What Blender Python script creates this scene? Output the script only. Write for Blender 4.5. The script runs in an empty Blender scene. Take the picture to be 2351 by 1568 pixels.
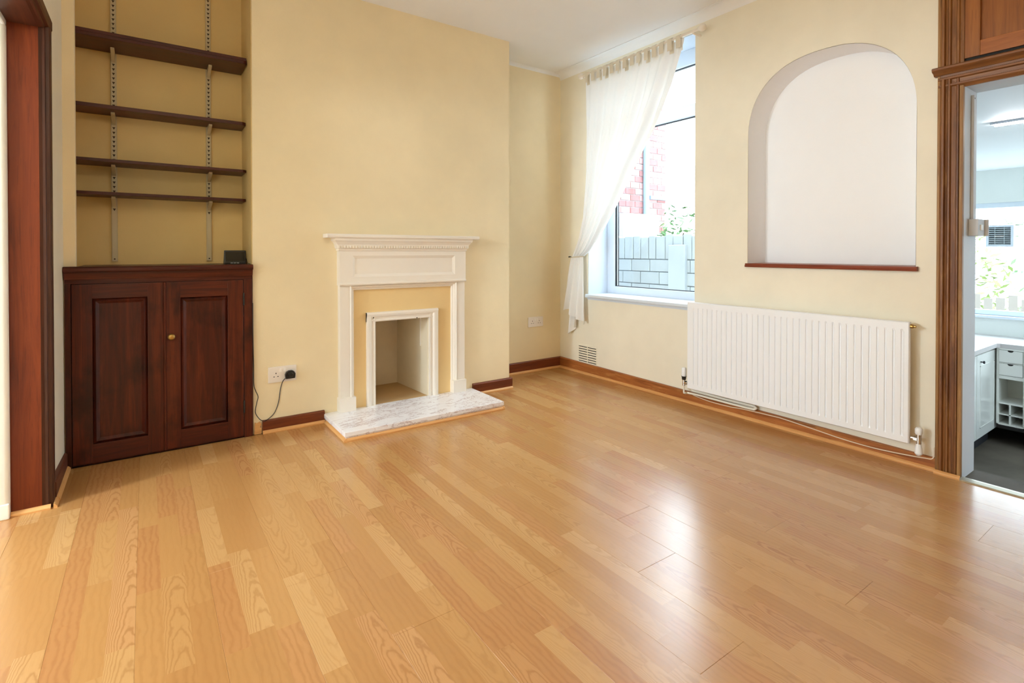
import bpy, bmesh, math, random
from mathutils import Vector, Matrix
random.seed(7)
D = bpy.data; C = bpy.context.scene.collection
S = bpy.context.scene
rad = math.radians

# ------------------------------------------------------------------ camera
FPX, YAW, PITCH, PY = 1201.5, 35.025, -0.548, 588.6
CAMH = 1.04
cam = D.cameras.new('camera'); cam.sensor_width = 36; cam.lens = FPX / 2351 * 36
cam.shift_y = -(784 - PY) / 2351; cam.clip_start = 0.02; cam.clip_end = 200
co = D.objects.new('camera', cam); C.objects.link(co)
co.location = (0, 0, CAMH); co.rotation_euler = (rad(90 + PITCH), 0, rad(-YAW))
S.camera = co

# ------------------------------------------------------------------ world, lights, exposure
SKY = 11.0
w = D.worlds.new('sky'); S.world = w; w.use_nodes = True
bg = w.node_tree.nodes['Background']
bg.inputs[0].default_value = (0.74, 0.88, 1.0, 1); bg.inputs[1].default_value = SKY
S.view_settings.view_transform = 'Standard'; S.view_settings.look = 'None'
S.view_settings.gamma = 1; S.view_settings.use_curve_mapping = False
S.view_settings.exposure = 0.26
S.cycles.max_bounces = 10; S.cycles.diffuse_bounces = 6; S.cycles.glossy_bounces = 4
S.cycles.transparent_max_bounces = 12; S.cycles.transmission_bounces = 6
S.cycles.caustics_reflective = False; S.cycles.caustics_refractive = False
S.cycles.sample_clamp_indirect = 8

def portal(name, loc, rot, sx, sy):
    l = D.lights.new(name, 'AREA'); l.shape = 'RECTANGLE'; l.size = sx; l.size_y = sy
    l.cycles.is_portal = True
    o = D.objects.new(name, l); C.objects.link(o); o.location = loc; o.rotation_euler = rot
    return o
portal('daylight_portal', (3.42, 2.72, 1.6), (0, rad(90), 0), 1.9, 1.1)
portal('kitchen_daylight_portal', (7.12, 0.95, 0.96), (0, rad(90), 0), 1.2, 1.9)
portal('kitchen_side_fill_portal', (5.35, -2.02, .85), (rad(90), 0, 0), 1.7, 1.3)  # guides sky light through the added side window
portal('front_room_daylight_portal', (-4.32, 1.2, 1.5), (0, rad(-90), 0), 1.7, 2.4)
FRONT_LAMP = 165.0   # unseen pendant assumed in the front room, for light through the cased opening
ROOM_FILL_LAMP = 12.0    # unseen paper lantern added above the view as warm fill light
KITCHEN_LAMP = 90.0

# ------------------------------------------------------------------ helpers
class MB:
    def __init__(s): s.v = []; s.f = []
    def add(s, vs, fs):
        b = len(s.v); s.v += [tuple(x) for x in vs]; s.f += [tuple(b + i for i in f) for f in fs]; return s
    def box(s, x0, x1, y0, y1, z0, z1):
        vs = [(x, y, z) for z in (z0, z1) for y in (y0, y1) for x in (x0, x1)]
        return s.add(vs, [(0, 2, 3, 1), (4, 5, 7, 6), (0, 1, 5, 4), (2, 6, 7, 3), (0, 4, 6, 2), (1, 3, 7, 5)])
    def prism(s, poly, ax, a, b):
        """poly: 2D points in the two remaining axes (in xyz order), extruded along ax from a to b"""
        def P(p, t):
            q = list(p); q.insert(ax, t); return q
        n = len(poly)
        vs = [P(p, a) for p in poly] + [P(p, b) for p in poly]
        return s.add(vs, [tuple(range(n)), tuple(reversed(range(n, 2 * n)))] + [(i, i + n, (i + 1) % n + n, (i + 1) % n) for i in range(n)])
    def grid(s, rows):
        n = len(rows[0]); vs = [p for r in rows for p in r]
        return s.add(vs, [(i * n + j, i * n + j + 1, (i + 1) * n + j + 1, (i + 1) * n + j) for i in range(len(rows) - 1) for j in range(n - 1)])
    def tube(s, path, r, n=8, closed=True):
        path = [Vector(p) for p in path]; rows = []
        prev = None
        for i, p in enumerate(path):
            t = (path[min(i + 1, len(path) - 1)] - path[max(i - 1, 0)])
            if t.length < 1e-9: t = Vector((0, 0, 1))
            t.normalize()
            if prev is None:
                a = Vector((0, 0, 1)) if abs(t.z) < .9 else Vector((1, 0, 0))
            else: a = prev
            u = (a - t * a.dot(t)).normalized(); prev = u; q = t.cross(u)
            rr = r[i] if isinstance(r, (list, tuple)) else r
            rows.append([tuple(p + (u * math.cos(k * 2 * math.pi / n) + q * math.sin(k * 2 * math.pi / n)) * rr) for k in range(n)])
        b = len(s.v); s.v += [x for r_ in rows for x in r_]
        for i in range(len(rows) - 1):
            for k in range(n):
                s.f.append((b + i * n + k, b + i * n + (k + 1) % n, b + (i + 1) * n + (k + 1) % n, b + (i + 1) * n + k))
        if closed:
            s.f.append(tuple(b + k for k in reversed(range(n)))); s.f.append(tuple(b + (len(rows) - 1) * n + k for k in range(n)))
        return s
    def lathe(s, prof, c, axis='z', n=20):
        """prof: (radius, height) pairs along axis from centre c"""
        ax = {'x': Vector((1, 0, 0)), 'y': Vector((0, 1, 0)), 'z': Vector((0, 0, 1))}[axis]
        path = [Vector(c) + ax * h for r, h in prof]
        u = Vector((0, 0, 1)) if axis != 'z' else Vector((1, 0, 0)); q = ax.cross(u)
        rows = [[tuple(p + (u * math.cos(k * 2 * math.pi / n) + q * math.sin(k * 2 * math.pi / n)) * max(r, 1e-5)) for k in range(n)] for p, (r, h) in zip(path, prof)]
        b = len(s.v); s.v += [x for r_ in rows for x in r_]
        for i in range(len(rows) - 1):
            for k in range(n):
                s.f.append((b + i * n + k, b + i * n + (k + 1) % n, b + (i + 1) * n + (k + 1) % n, b + (i + 1) * n + k))
        s.f.append(tuple(b + k for k in reversed(range(n)))); s.f.append(tuple(b + (len(rows) - 1) * n + k for k in range(n)))
        return s

def world_loc(o):
    p = Vector((0, 0, 0))
    while o is not None: p += o.location; o = o.parent
    return p

def obj(name, mb, mat, parent=None, bev=0, smooth=False, recalc=True, segs=2):
    xs = [v[0] for v in mb.v]; ys = [v[1] for v in mb.v]; zs = [v[2] for v in mb.v]
    org = Vector(((min(xs) + max(xs)) / 2, (min(ys) + max(ys)) / 2, min(zs)))
    me = D.meshes.new(name)
    me.from_pydata([(v[0] - org.x, v[1] - org.y, v[2] - org.z) for v in mb.v], [], mb.f)
    bm = bmesh.new(); bm.from_mesh(me)
    if recalc: bmesh.ops.recalc_face_normals(bm, faces=bm.faces)
    if bev:
        es = [e for e in bm.edges if len(e.link_faces) == 2 and e.calc_face_angle(0) > rad(30)]
        bmesh.ops.bevel(bm, geom=es, offset=bev, segments=segs, profile=.6, affect='EDGES', clamp_overlap=True)
    bm.to_mesh(me); bm.free()
    if smooth:
        for p in me.polygons: p.use_smooth = True
        if smooth != 'all':
            try: me.set_sharp_from_angle(angle=rad(40))
            except Exception: pass
    me.materials.append(mat)
    o = D.objects.new(name, me); C.objects.link(o)
    o.location = org - (world_loc(parent) if parent else Vector((0, 0, 0)))
    if parent: o.parent = parent
    return o

def tag(o, label, cat, group=None):
    o['label'] = label; o['category'] = cat
    if group: o['group'] = group
    return o
def thing(name, label, cat, loc, group=None):
    o = D.objects.new(name, None); o.empty_display_size = .05; C.objects.link(o); o.location = loc
    return tag(o, label, cat, group)
def struct(o):
    o['kind'] = 'structure'; return o
def sempty(name, loc):
    o = D.objects.new(name, None); o.empty_display_size = .05; C.objects.link(o); o.location = loc; o['kind'] = 'structure'; return o
def B(*a): return MB().box(*a)

# ------------------------------------------------------------------ materials
def nt(name):
    m = D.materials.new(name); m.use_nodes = True
    t = m.node_tree; p = t.nodes['Principled BSDF']
    return m, t, p
def N(t, typ, **kw):
    n = t.nodes.new(typ)
    for k, v in kw.items():
        if k.startswith('i_'): n.inputs[k[2:].replace('_', ' ')].default_value = v
        else: setattr(n, k, v)
    return n
def math_(t, op, a, b=None, c=None):
    n = t.nodes.new('ShaderNodeMath'); n.operation = op
    for i, x in enumerate((a, b, c)):
        if x is None: continue
        if isinstance(x, (int, float)): n.inputs[i].default_value = x
        else: t.links.new(x, n.inputs[i])
    return n.outputs[0]
def ramp(t, fac, stops, interp='LINEAR'):
    n = t.nodes.new('ShaderNodeValToRGB'); r = n.color_ramp; r.interpolation = interp
    while len(r.elements) < len(stops): r.elements.new(.5)
    for e, (p, c) in zip(r.elements, stops): e.position = p; e.color = (*c, 1)
    t.links.new(fac, n.inputs[0]); return n.outputs[0]
def mixc(t, fac, a, b, mode='MIX'):
    n = t.nodes.new('ShaderNodeMix'); n.data_type = 'RGBA'; n.blend_type = mode
    for i, x in ((0, fac), (6, a), (7, b)):
        if isinstance(x, (int, float)): n.inputs[i].default_value = x
        elif isinstance(x, tuple): n.inputs[i].default_value = (*x, 1)
        else: t.links.new(x, n.inputs[i])
    return n.outputs[2]
def srgb(r, g, b):
    f = lambda c: (c / 255 / 12.92) if c / 255 <= .04045 else ((c / 255 + .055) / 1.055) ** 2.4
    return (f(r), f(g), f(b))
def pos(t): return t.nodes.new('ShaderNodeNewGeometry').outputs['Position']
def mapping(t, vec, scale=(1, 1, 1), rot=(0, 0, 0)):
    n = t.nodes.new('ShaderNodeMapping'); n.inputs['Scale'].default_value = scale; n.inputs['Rotation'].default_value = rot
    t.links.new(vec, n.inputs[0]); return n.outputs[0]
def noise(t, vec, scale, detail=3, rough=.5, dist=0):
    n = t.nodes.new('ShaderNodeTexNoise'); n.inputs['Scale'].default_value = scale; n.inputs['Detail'].default_value = detail
    n.inputs['Roughness'].default_value = rough; n.inputs['Distortion'].default_value = dist
    t.links.new(vec, n.inputs['Vector']); return n.outputs[0]
def bump(t, p, h, strength, dist=.002):
    n = t.nodes.new('ShaderNodeBump'); n.inputs['Strength'].default_value = strength; n.inputs['Distance'].default_value = dist
    t.links.new(h, n.inputs['Height']); t.links.new(n.outputs[0], p.inputs['Normal'])

def plain(name, col, rough=.5, metal=0, spec=.5):
    m, t, p = nt(name); p.inputs['Base Color'].default_value = (*col, 1); p.inputs['Roughness'].default_value = rough
    p.inputs['Metallic'].default_value = metal; p.inputs['Specular IOR Level'].default_value = spec; return m
def paint(name, col, rough=.6, var=.06, bmp=.25, spec=.3, scale=60):
    m, t, p = nt(name); P = pos(t)
    n1 = noise(t, P, 2.3, 4, .6)
    c2 = tuple(c * (1 - var) for c in col); c1 = tuple(min(1, c * (1 + var * .5)) for c in col)
    t.links.new(ramp(t, n1, [(.3, c2), (.7, c1)]), p.inputs['Base Color'])
    p.inputs['Roughness'].default_value = rough; p.inputs['Specular IOR Level'].default_value = spec
    if bmp: bump(t, p, noise(t, P, scale, 5, .65), bmp, .002)
    return m
def wood(name, dark, mid, light, axis=2, rough=.35, scale=1.0, wear=None, spec=.5, blotch=False):
    spec = min(spec, .35)
    """stained timber with the grain along the given world axis"""
    m, t, p = nt(name); P = pos(t)
    sc = [26 * scale] * 3; sc[axis] = 1.6 * scale
    g = noise(t, mapping(t, P, tuple(sc)), 1.0, 6, .65, 1.2)
    big = noise(t, mapping(t, P, tuple(x * .18 for x in sc)), 1.0, 3, .5)
    sc2 = [160] * 3; sc2[axis] = 6
    fine = noise(t, mapping(t, P, tuple(sc2)), 1.0, 2, .5)
    f = math_(t, 'ADD', math_(t, 'MULTIPLY', g, .55), math_(t, 'MULTIPLY', big, .45))
    col = ramp(t, f, [(.34, dark), (.5, mid), (.68, light)])
    col = mixc(t, math_(t, 'MULTIPLY', math_(t, 'GREATER_THAN', fine, .6), .25), col, dark)
    if blotch:
        bn = noise(t, mapping(t, P, (5, 5, 3.2)), 1.3, 4, .6)
        col = mixc(t, ramp(t, bn, [(.50, (0, 0, 0)), (.68, (.75, .75, .75))]), col, tuple(x * .45 for x in dark))
    if wear:
        wsc = [14, 14, 14]; wsc[axis] = 1.4
        wn = noise(t, mapping(t, P, tuple(wsc)), 3.0, 5, .7)
        col = mixc(t, ramp(t, wn, [(.54, (0, 0, 0)), (.72, (.8, .8, .8))]), col, wear)
    t.links.new(col, p.inputs['Base Color']); p.inputs['Roughness'].default_value = rough
    p.inputs['Specular IOR Level'].default_value = spec
    bump(t, p, g, .15, .001)
    return m

M = {}
M['wall'] = paint('cream_wall_paint', srgb(242, 226, 190), .62)
M['wall_pale'] = paint('pale_wall_paint', srgb(241, 233, 213), .62)
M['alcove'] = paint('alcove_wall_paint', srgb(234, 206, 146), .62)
M['niche'] = paint('white_niche_paint', srgb(249, 249, 250), .6, .02)
M['ceiling'] = paint('ceiling_paint', srgb(242, 242, 243), .7, .02, .1)
M['white'] = paint('white_gloss_paint', srgb(240, 232, 220), .35, .03, .08, .5)
M['upvc'] = plain('white_plastic_frame', srgb(214, 222, 232), .3)
M['slip'] = paint('yellow_panel_paint', srgb(238, 208, 152), .6, .05)
M['recess'] = paint('recess_plaster', srgb(228, 214, 188), .8, .1, .8, .2, 25)
M['recess_floor'] = paint('recess_floor_screed', srgb(196, 164, 120), .8, .15, .5, .2, 40)
M['mahog'] = wood('mahogany_stain_vertical', srgb(36, 12, 7), srgb(76, 27, 13), srgb(108, 46, 22), 2, .38, blotch=True)
M['mahog_h'] = wood('mahogany_stain_horizontal', srgb(36, 12, 7), srgb(74, 26, 13), srgb(104, 44, 22), 0, .38)
M['jamb'] = wood('orange_brown_jamb_stain', srgb(62, 20, 6), srgb(100, 38, 13), srgb(124, 54, 20), 2, .45, spec=.25)
M['jamb_dark'] = wood('dark_architrave_stain', srgb(38, 18, 10), srgb(62, 32, 20), srgb(84, 44, 28), 2, .4)
M['jamb_dark_y'] = wood('dark_architrave_stain_along', srgb(44, 18, 10), srgb(74, 36, 22), srgb(96, 50, 30), 1, .4)
M['oak'] = wood('worn_oak_vertical', srgb(70, 38, 16), srgb(118, 72, 34), srgb(158, 106, 54), 2, .45, 1.0, srgb(172, 124, 70))
M['oak_worn'] = wood('bare_worn_oak_edge', srgb(110, 74, 38), srgb(152, 110, 62), srgb(184, 144, 92), 2, .5, 1.4, srgb(120, 80, 40))
M['oak_y'] = wood('worn_oak_along', srgb(72, 40, 20), srgb(122, 76, 40), srgb(158, 108, 62), 1, .45, 1.0)
M['oakpanel'] = wood('warm_panel_stain', srgb(104, 56, 20), srgb(142, 84, 34), srgb(168, 106, 48), 2, .4)
M['oakpanel_y'] = wood('warm_panel_stain_along', srgb(116, 62, 24), srgb(164, 96, 42), srgb(186, 116, 56), 1, .4)
M['skirt_y'] = wood('brown_skirting_along', srgb(120, 64, 28), srgb(170, 102, 50), srgb(194, 126, 66), 1, .4, 1.0, srgb(204, 146, 84))
M['skirt_x'] = wood('dark_skirting_across', srgb(66, 26, 12), srgb(104, 48, 24), srgb(132, 66, 32), 0, .4)
M['skirt_dark'] = wood('dark_skirting_along', srgb(60, 30, 20), srgb(92, 52, 38), srgb(118, 72, 52), 1, .4)
M['bead_y'] = wood('bead_trim_along', srgb(196, 136, 76), srgb(220, 164, 102), srgb(232, 184, 124), 1, .4)
M['bead_x'] = wood('bead_trim_across', srgb(196, 136, 76), srgb(222, 166, 104), srgb(234, 186, 126), 0, .4)
M['shelf'] = wood('shelf_stain', srgb(44, 16, 12), srgb(72, 28, 20), srgb(94, 38, 28), 0, .4)
M['radiator'] = plain('radiator_enamel', srgb(242, 244, 247), .35)
M['chrome'] = plain('chrome', (.75, .75, .75), .18, 1)
M['brass'] = plain('aged_brass', srgb(176, 140, 80), .35, 1)
M['black'] = plain('black_plastic', (.012, .012, .013), .35)
M['screen'] = plain('dark_screen', (.01, .011, .012), .12)
M['rail'] = plain('grey_painted_steel', srgb(204, 190, 158), .5)
M['slot'] = plain('dark_slot', (.05, .03, .015), .8)
M['socket'] = plain('ivory_plastic', srgb(240, 232, 224), .35)
M['hole'] = plain('dark_hole', (.02, .018, .015), .8)
M['sockwhite'] = plain('white_switch', srgb(250, 246, 240), .3)
M['cable'] = plain('white_cable', srgb(232, 214, 190), .5)
M['pipe'] = plain('painted_pipe', srgb(240, 236, 222), .4)
M['sillwood'] = wood('red_brown_sill', srgb(92, 36, 20), srgb(128, 58, 36), srgb(150, 76, 50), 1, .35)
M['kgrey'] = paint('grey_kitchen_paint', srgb(214, 216, 220), .6, .04)
M['kwall'] = paint('pale_kitchen_paint', srgb(226, 230, 226), .6, .03)
M['kceil'] = plain('kitchen_ceiling_paint', srgb(240, 243, 246), .6)
M['kunit'] = plain('white_gloss_unit', srgb(236, 236, 230), .15)
M['kshelf'] = plain('cream_unit_inside', srgb(224, 220, 206), .5)
M['ktop'] = plain('grey_worktop', srgb(204, 198, 196), .3)
M['kfloor'] = paint('dark_vinyl_floor', srgb(98, 90, 80), .75, .35, .1, .2)
M['gasket'] = plain('black_gasket', (.02, .02, .025), .6)
M['steel'] = plain('brushed_threshold', srgb(176, 168, 150), .35, .8)
M['fan'] = plain('grey_fan_plastic', srgb(176, 186, 190), .5)
M['pavé'] = paint('yard_concrete', srgb(190, 188, 182), .9, .1)
M['blockw'] = paint('white_painted_block', srgb(150, 156, 160), .8, .08, .5, .2, 14)
M['mortar_w'] = plain('painted_mortar', srgb(98, 108, 118), .9)
M['brick'] = paint('red_brick', srgb(150, 92, 90), .85, .2, .4, .2, 20)
M['brick2'] = paint('pink_brick', srgb(166, 120, 116), .85, .2, .4, .2, 20)
M['mortar'] = plain('mortar', srgb(150, 146, 144), .9)
M['render_w'] = plain('white_render', srgb(186, 190, 194), .8)
M['drain'] = plain('blue_grey_drainpipe', srgb(120, 150, 170), .5)
M['leaf'] = paint('leaf_green', srgb(104, 138, 92), .6, .25, 0)
M['leaf2'] = paint('leaf_yellow_green', srgb(132, 150, 84), .6, .25, 0)
M['stem'] = plain('stem_brown', srgb(84, 66, 52), .8)
M['fence'] = plain('weathered_fence', srgb(124, 116, 108), .9)
M['red'] = plain('red_painted_box', srgb(206, 70, 70), .5)
M['frontfloor'] = plain('front_room_carpet', srgb(190, 186, 180), .9)
M['fwhite'] = paint('front_room_white', srgb(244, 240, 232), .6, .03)

def glass():
    m = D.materials.new('window_glass'); m.use_nodes = True; t = m.node_tree; t.nodes.clear()
    o = N(t, 'ShaderNodeOutputMaterial'); mx = N(t, 'ShaderNodeMixShader'); tr = N(t, 'ShaderNodeBsdfTransparent'); gl = N(t, 'ShaderNodeBsdfGlossy')
    tr.inputs[0].default_value = (.97, .985, .98, 1); gl.inputs['Roughness'].default_value = .02
    mx.inputs[0].default_value = .05
    t.links.new(tr.outputs[0], mx.inputs[1]); t.links.new(gl.outputs[0], mx.inputs[2]); t.links.new(mx.outputs[0], o.inputs[0]); return m
M['glass'] = glass()
def cloth(name, col, tl):
    m = D.materials.new(name); m.use_nodes = True; t = m.node_tree; t.nodes.clear()
    o = N(t, 'ShaderNodeOutputMaterial'); mx = N(t, 'ShaderNodeMixShader'); d = N(t, 'ShaderNodeBsdfDiffuse'); tr = N(t, 'ShaderNodeBsdfTranslucent')
    P = pos(t); n = noise(t, mapping(t, P, (40, 400, 400)), 1, 2)
    c = ramp(t, n, [(.3, tuple(x * .96 for x in col)), (.7, col)])
    t.links.new(c, d.inputs[0]); t.links.new(c, tr.inputs[0]); mx.inputs[0].default_value = tl
    t.links.new(d.outputs[0], mx.inputs[1]); t.links.new(tr.outputs[0], mx.inputs[2]); t.links.new(mx.outputs[0], o.inputs[0]); return m
M['curtain'] = cloth('sheer_cotton', srgb(247, 246, 244), .12)
M['tab'] = cloth('doubled_cotton', srgb(238, 230, 214), .2)
def emit(name, col, st):
    m = D.materials.new(name); m.use_nodes = True; t = m.node_tree; t.nodes.clear()
    o = N(t, 'ShaderNodeOutputMaterial'); e = N(t, 'ShaderNodeEmission'); e.inputs[0].default_value = (*col, 1); e.inputs[1].default_value = st
    t.links.new(e.outputs[0], o.inputs[0]); return m

def floor_mat():
    m, t, p = nt('beech_laminate'); P = pos(t)
    sx = N(t, 'ShaderNodeSeparateXYZ'); t.links.new(P, sx.inputs[0])
    x, y = sx.outputs[0], sx.outputs[1]
    W_ = .19 / 3
    xs = math_(t, 'DIVIDE', math_(t, 'SUBTRACT', x, 1.112 - 19), W_)
    col = math_(t, 'FLOOR', xs); fx = math_(t, 'SUBTRACT', math_(t, 'SUBTRACT', xs, col), .5)
    wn = N(t, 'ShaderNodeTexWhiteNoise', noise_dimensions='1D'); t.links.new(col, wn.inputs['W'])
    L_ = .46
    ys = math_(t, 'DIVIDE', math_(t, 'ADD', y, math_(t, 'MULTIPLY', wn.outputs[0], 7.0)), L_)
    row = math_(t, 'FLOOR', ys); fy = math_(t, 'SUBTRACT', ys, row)
    cb = N(t, 'ShaderNodeCombineXYZ'); t.links.new(col, cb.inputs[0]); t.links.new(row, cb.inputs[1])
    wc = N(t, 'ShaderNodeTexWhiteNoise', noise_dimensions='2D'); t.links.new(cb.outputs[0], wc.inputs['Vector'])
    r1 = wc.outputs[0]; sc = N(t, 'ShaderNodeSeparateColor'); t.links.new(wc.outputs[1], sc.inputs[0]); r2, r3 = sc.outputs[0], sc.outputs[1]
    # cathedral grain: rings of v = y + k x^2, with a low-frequency wobble; straight grain elsewhere
    q = N(t, 'ShaderNodeCombineXYZ')
    t.links.new(math_(t, 'ADD', math_(t, 'MULTIPLY', fx, 1.4), math_(t, 'MULTIPLY', r1, 60)), q.inputs[0])
    t.links.new(math_(t, 'ADD', math_(t, 'MULTIPLY', y, 9), math_(t, 'MULTIPLY', r2, 40)), q.inputs[1])
    wob = noise(t, q.outputs[0], 1.0, 3, .55)
    off = math_(t, 'SUBTRACT', fx, math_(t, 'MULTIPLY', math_(t, 'SUBTRACT', r2, .5), .7))
    sgn = math_(t, 'SUBTRACT', math_(t, 'MULTIPLY', math_(t, 'GREATER_THAN', r3, .5), 2), 1)
    v = math_(t, 'ADD', math_(t, 'MULTIPLY', math_(t, 'MULTIPLY', fy, sgn), 5), math_(t, 'MULTIPLY', math_(t, 'MULTIPLY', off, off), 10))
    v = math_(t, 'ADD', v, math_(t, 'MULTIPLY', wob, 3.2))
    cath = math_(t, 'POWER', math_(t, 'ABSOLUTE', math_(t, 'SINE', math_(t, 'MULTIPLY', v, 3.0))), 6)
    st = math_(t, 'ADD', math_(t, 'MULTIPLY', fx, 6.5), math_(t, 'MULTIPLY', wob, 4.5))
    stg = math_(t, 'POWER', math_(t, 'ABSOLUTE', math_(t, 'SINE', math_(t, 'MULTIPLY', st, 1.6))), 4)
    isc = math_(t, 'GREATER_THAN', r1, .55)
    g = math_(t, 'ADD', math_(t, 'MULTIPLY', cath, isc), math_(t, 'MULTIPLY', math_(t, 'MULTIPLY', stg, .6), math_(t, 'SUBTRACT', 1, isc)))
    amp = math_(t, 'MULTIPLY', math_(t, 'ADD', math_(t, 'MULTIPLY', r3, .42), .08), g)
    fine = noise(t, mapping(t, P, (300, 12, 1)), 1, 4, .7)
    base = ramp(t, r2, [(0, srgb(180, 130, 76)), (.35, srgb(187, 138, 82)), (.75, srgb(193, 146, 90)), (1, srgb(203, 159, 104))])
    base = mixc(t, math_(t, 'MULTIPLY', math_(t, 'GREATER_THAN', r3, .72), .35), base, srgb(186, 124, 80))
    c = mixc(t, amp, base, srgb(136, 82, 38))
    c = mixc(t, math_(t, 'MULTIPLY', fine, .36), c, srgb(168, 112, 60))
    t.links.new(c, p.inputs['Base Color'])
    p.inputs['Roughness'].default_value = .24; p.inputs['Specular IOR Level'].default_value = 1.0
    bump(t, p, fine, .05, .0006)
    return m
M['floor'] = floor_mat()
def marble():
    m, t, p = nt('white_marble'); P = pos(t)
    d = noise(t, P, 5, 5, .65)
    mp = mapping(t, P, (2.2, 6, 6), (0, 0, rad(14)))
    vn = N(t, 'ShaderNodeVectorMath', operation='ADD'); t.links.new(mp, vn.inputs[0])
    cb = N(t, 'ShaderNodeCombineXYZ'); t.links.new(math_(t, 'MULTIPLY', d, 1.6), cb.inputs[0]); t.links.new(math_(t, 'MULTIPLY', d, 2.2), cb.inputs[1]); t.links.new(cb.outputs[0], vn.inputs[1])
    n = noise(t, vn.outputs[0], 1.4, 6, .62, .6)
    v = math_(t, 'ABSOLUTE', math_(t, 'SUBTRACT', n, .5))
    c = ramp(t, v, [(0, srgb(186, 166, 166)), (.006, srgb(212, 200, 202)), (.022, srgb(238, 235, 238)), (.2, srgb(247, 246, 248))])
    t.links.new(c, p.inputs['Base Color']); p.inputs['Roughness'].default_value = .25; return m
M['marble'] = marble()

# ------------------------------------------------------------------ key dimensions (metres)
BY = 3.265      # chimney breast face
AY = 3.615      # alcove backs
WX = 3.065      # window wall face
LX = -0.33      # left wall face
CZ = 2.625      # ceiling
BX0, BX1 = 0.497, 2.262
NY = -1.3       # wall behind the camera

# ------------------------------------------------------------------ floor
floor = struct(obj('floor', B(-.60, WX + .02, NY, 3.64, -.08, -.008), plain('underlay', srgb(120, 90, 60), .9)))
def board_mesh(l, wd):
    b = B(-wd / 2 + .0001, wd / 2 - .0001, -l / 2 + .0001, l / 2 - .0001, -.008, 0)
    me = D.meshes.new('floor_board'); me.from_pydata(b.v, [], b.f)
    bm = bmesh.new(); bm.from_mesh(me); bmesh.ops.recalc_face_normals(bm, faces=bm.faces)
    es = [e for e in bm.edges if all(v.co.z > -.001 for v in e.verts)]
    bmesh.ops.bevel(bm, geom=es, offset=.0006, segments=1, affect='EDGES'); bm.to_mesh(me); bm.free()
    me.materials.append(M['floor']); return me
_bm = {}
BL = 1.26
fixed = {1: 1.147, 2: 1.42, 7: .57, 3: 1.95, 0: .78, 8: 1.5}
k = -9
while True:
    x0 = 1.112 + .19 * k
    if x0 > WX: break
    x1 = x0 + .19
    xa, xb = max(x0, -.58), min(x1, WX)
    if xb - xa > .01:
        ylim = 3.6 if xa >= BX1 - .1 else 3.25
        j = fixed.get(k, random.uniform(0, BL))
        y = j - BL * math.ceil((j - NY) / BL)
        while y < ylim:
            a, b = max(y, NY), min(y + BL, ylim)
            if b - a > .02:
                key = (round(b - a, 4), round(xb - xa, 4))
                if key not in _bm: _bm[key] = board_mesh(*key)
                o = D.objects.new('floor_board', _bm[key]); C.objects.link(o); o.parent = floor
                o.location = Vector(((xa + xb) / 2, (a + b) / 2, 0)) - floor.location
            y += BL
    k += 1

# ------------------------------------------------------------------ shell
struct(obj('ceiling', B(-4.6, WX + .4, NY - .2, 4.1, CZ, CZ + .12), M['ceiling']))
# chimney breast, with the fire recess cut into it
RX0, RX1, RZ0, RZ1 = 1.207, 1.585, .052, .59
cb = MB().box(BX0, RX0, BY, 4.0, 0, CZ).box(RX1, BX1, BY, 4.0, 0, CZ).box(RX0, RX1, BY, 4.0, RZ1, CZ)
breast = struct(obj('wall_chimney', cb, M['wall']))
obj('recess_back', B(RX0 - .01, RX1 + .01, 3.735, 3.8, 0, RZ1 + .02), M['recess'], breast)
obj('recess_side', MB().prism([(RX1 - .001, BY + .004), (RX1 + .004, BY + .004), (RX1 + .004, 3.74), (1.556, 3.74)], 2, 0, RZ1 + .01), M['recess'], breast)
obj('recess_side', MB().prism([(RX0 + .001, BY + .004), (RX0 - .004, BY + .004), (RX0 - .004, 3.74), (1.236, 3.74)], 2, 0, RZ1 + .01), M['recess'], breast)
obj('recess_floor', B(RX0 - .002, RX1 + .002, BY - .005, 3.74, 0, .05), M['recess_floor'], breast)
obj('conduit_stub', B(1.571, 1.578, 3.36, 3.368, .38, .585), M['white'], breast)
# alcove backs
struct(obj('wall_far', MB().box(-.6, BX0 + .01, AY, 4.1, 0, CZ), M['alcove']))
struct(obj('wall_far_window_side', B(BX1 - .01, WX + .4, AY, 4.1, 0, CZ), M['wall']))
# alcove side of the breast is painted the darker alcove yellow
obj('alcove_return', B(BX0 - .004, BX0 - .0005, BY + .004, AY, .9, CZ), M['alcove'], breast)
# left wall: stretch behind the cased opening, near stretch, lintel
OY0, OY1, OZ = .75, 2.80, 1.935      # cased opening in the left wall
lw = MB().prism([(-.60, OY1 + .03), (-.332, OY1 + .03), (-.319, 3.262), (-.60, 3.262)], 2, 0, CZ)
lw.box(-.60, LX, NY, OY0 - .03, 0, CZ).box(-.60, LX, OY0 - .03, OY1 + .03, OZ + .03, CZ)
wl = struct(obj('wall_left', lw, M['wall_pale']))
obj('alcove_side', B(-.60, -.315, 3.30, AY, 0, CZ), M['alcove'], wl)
obj('alcove_nib', MB().prism([(-.60, 3.2625), (-.3185, 3.2625), (-.276, 3.2625), (-.273, 3.2655), (-.273, 3.305), (-.60, 3.305)], 2, 0, CZ), M['wall'], wl)
struct(obj('wall_near', B(-4.6, WX + .4, NY - .15, NY, -.1, CZ), M['wall']))

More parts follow.
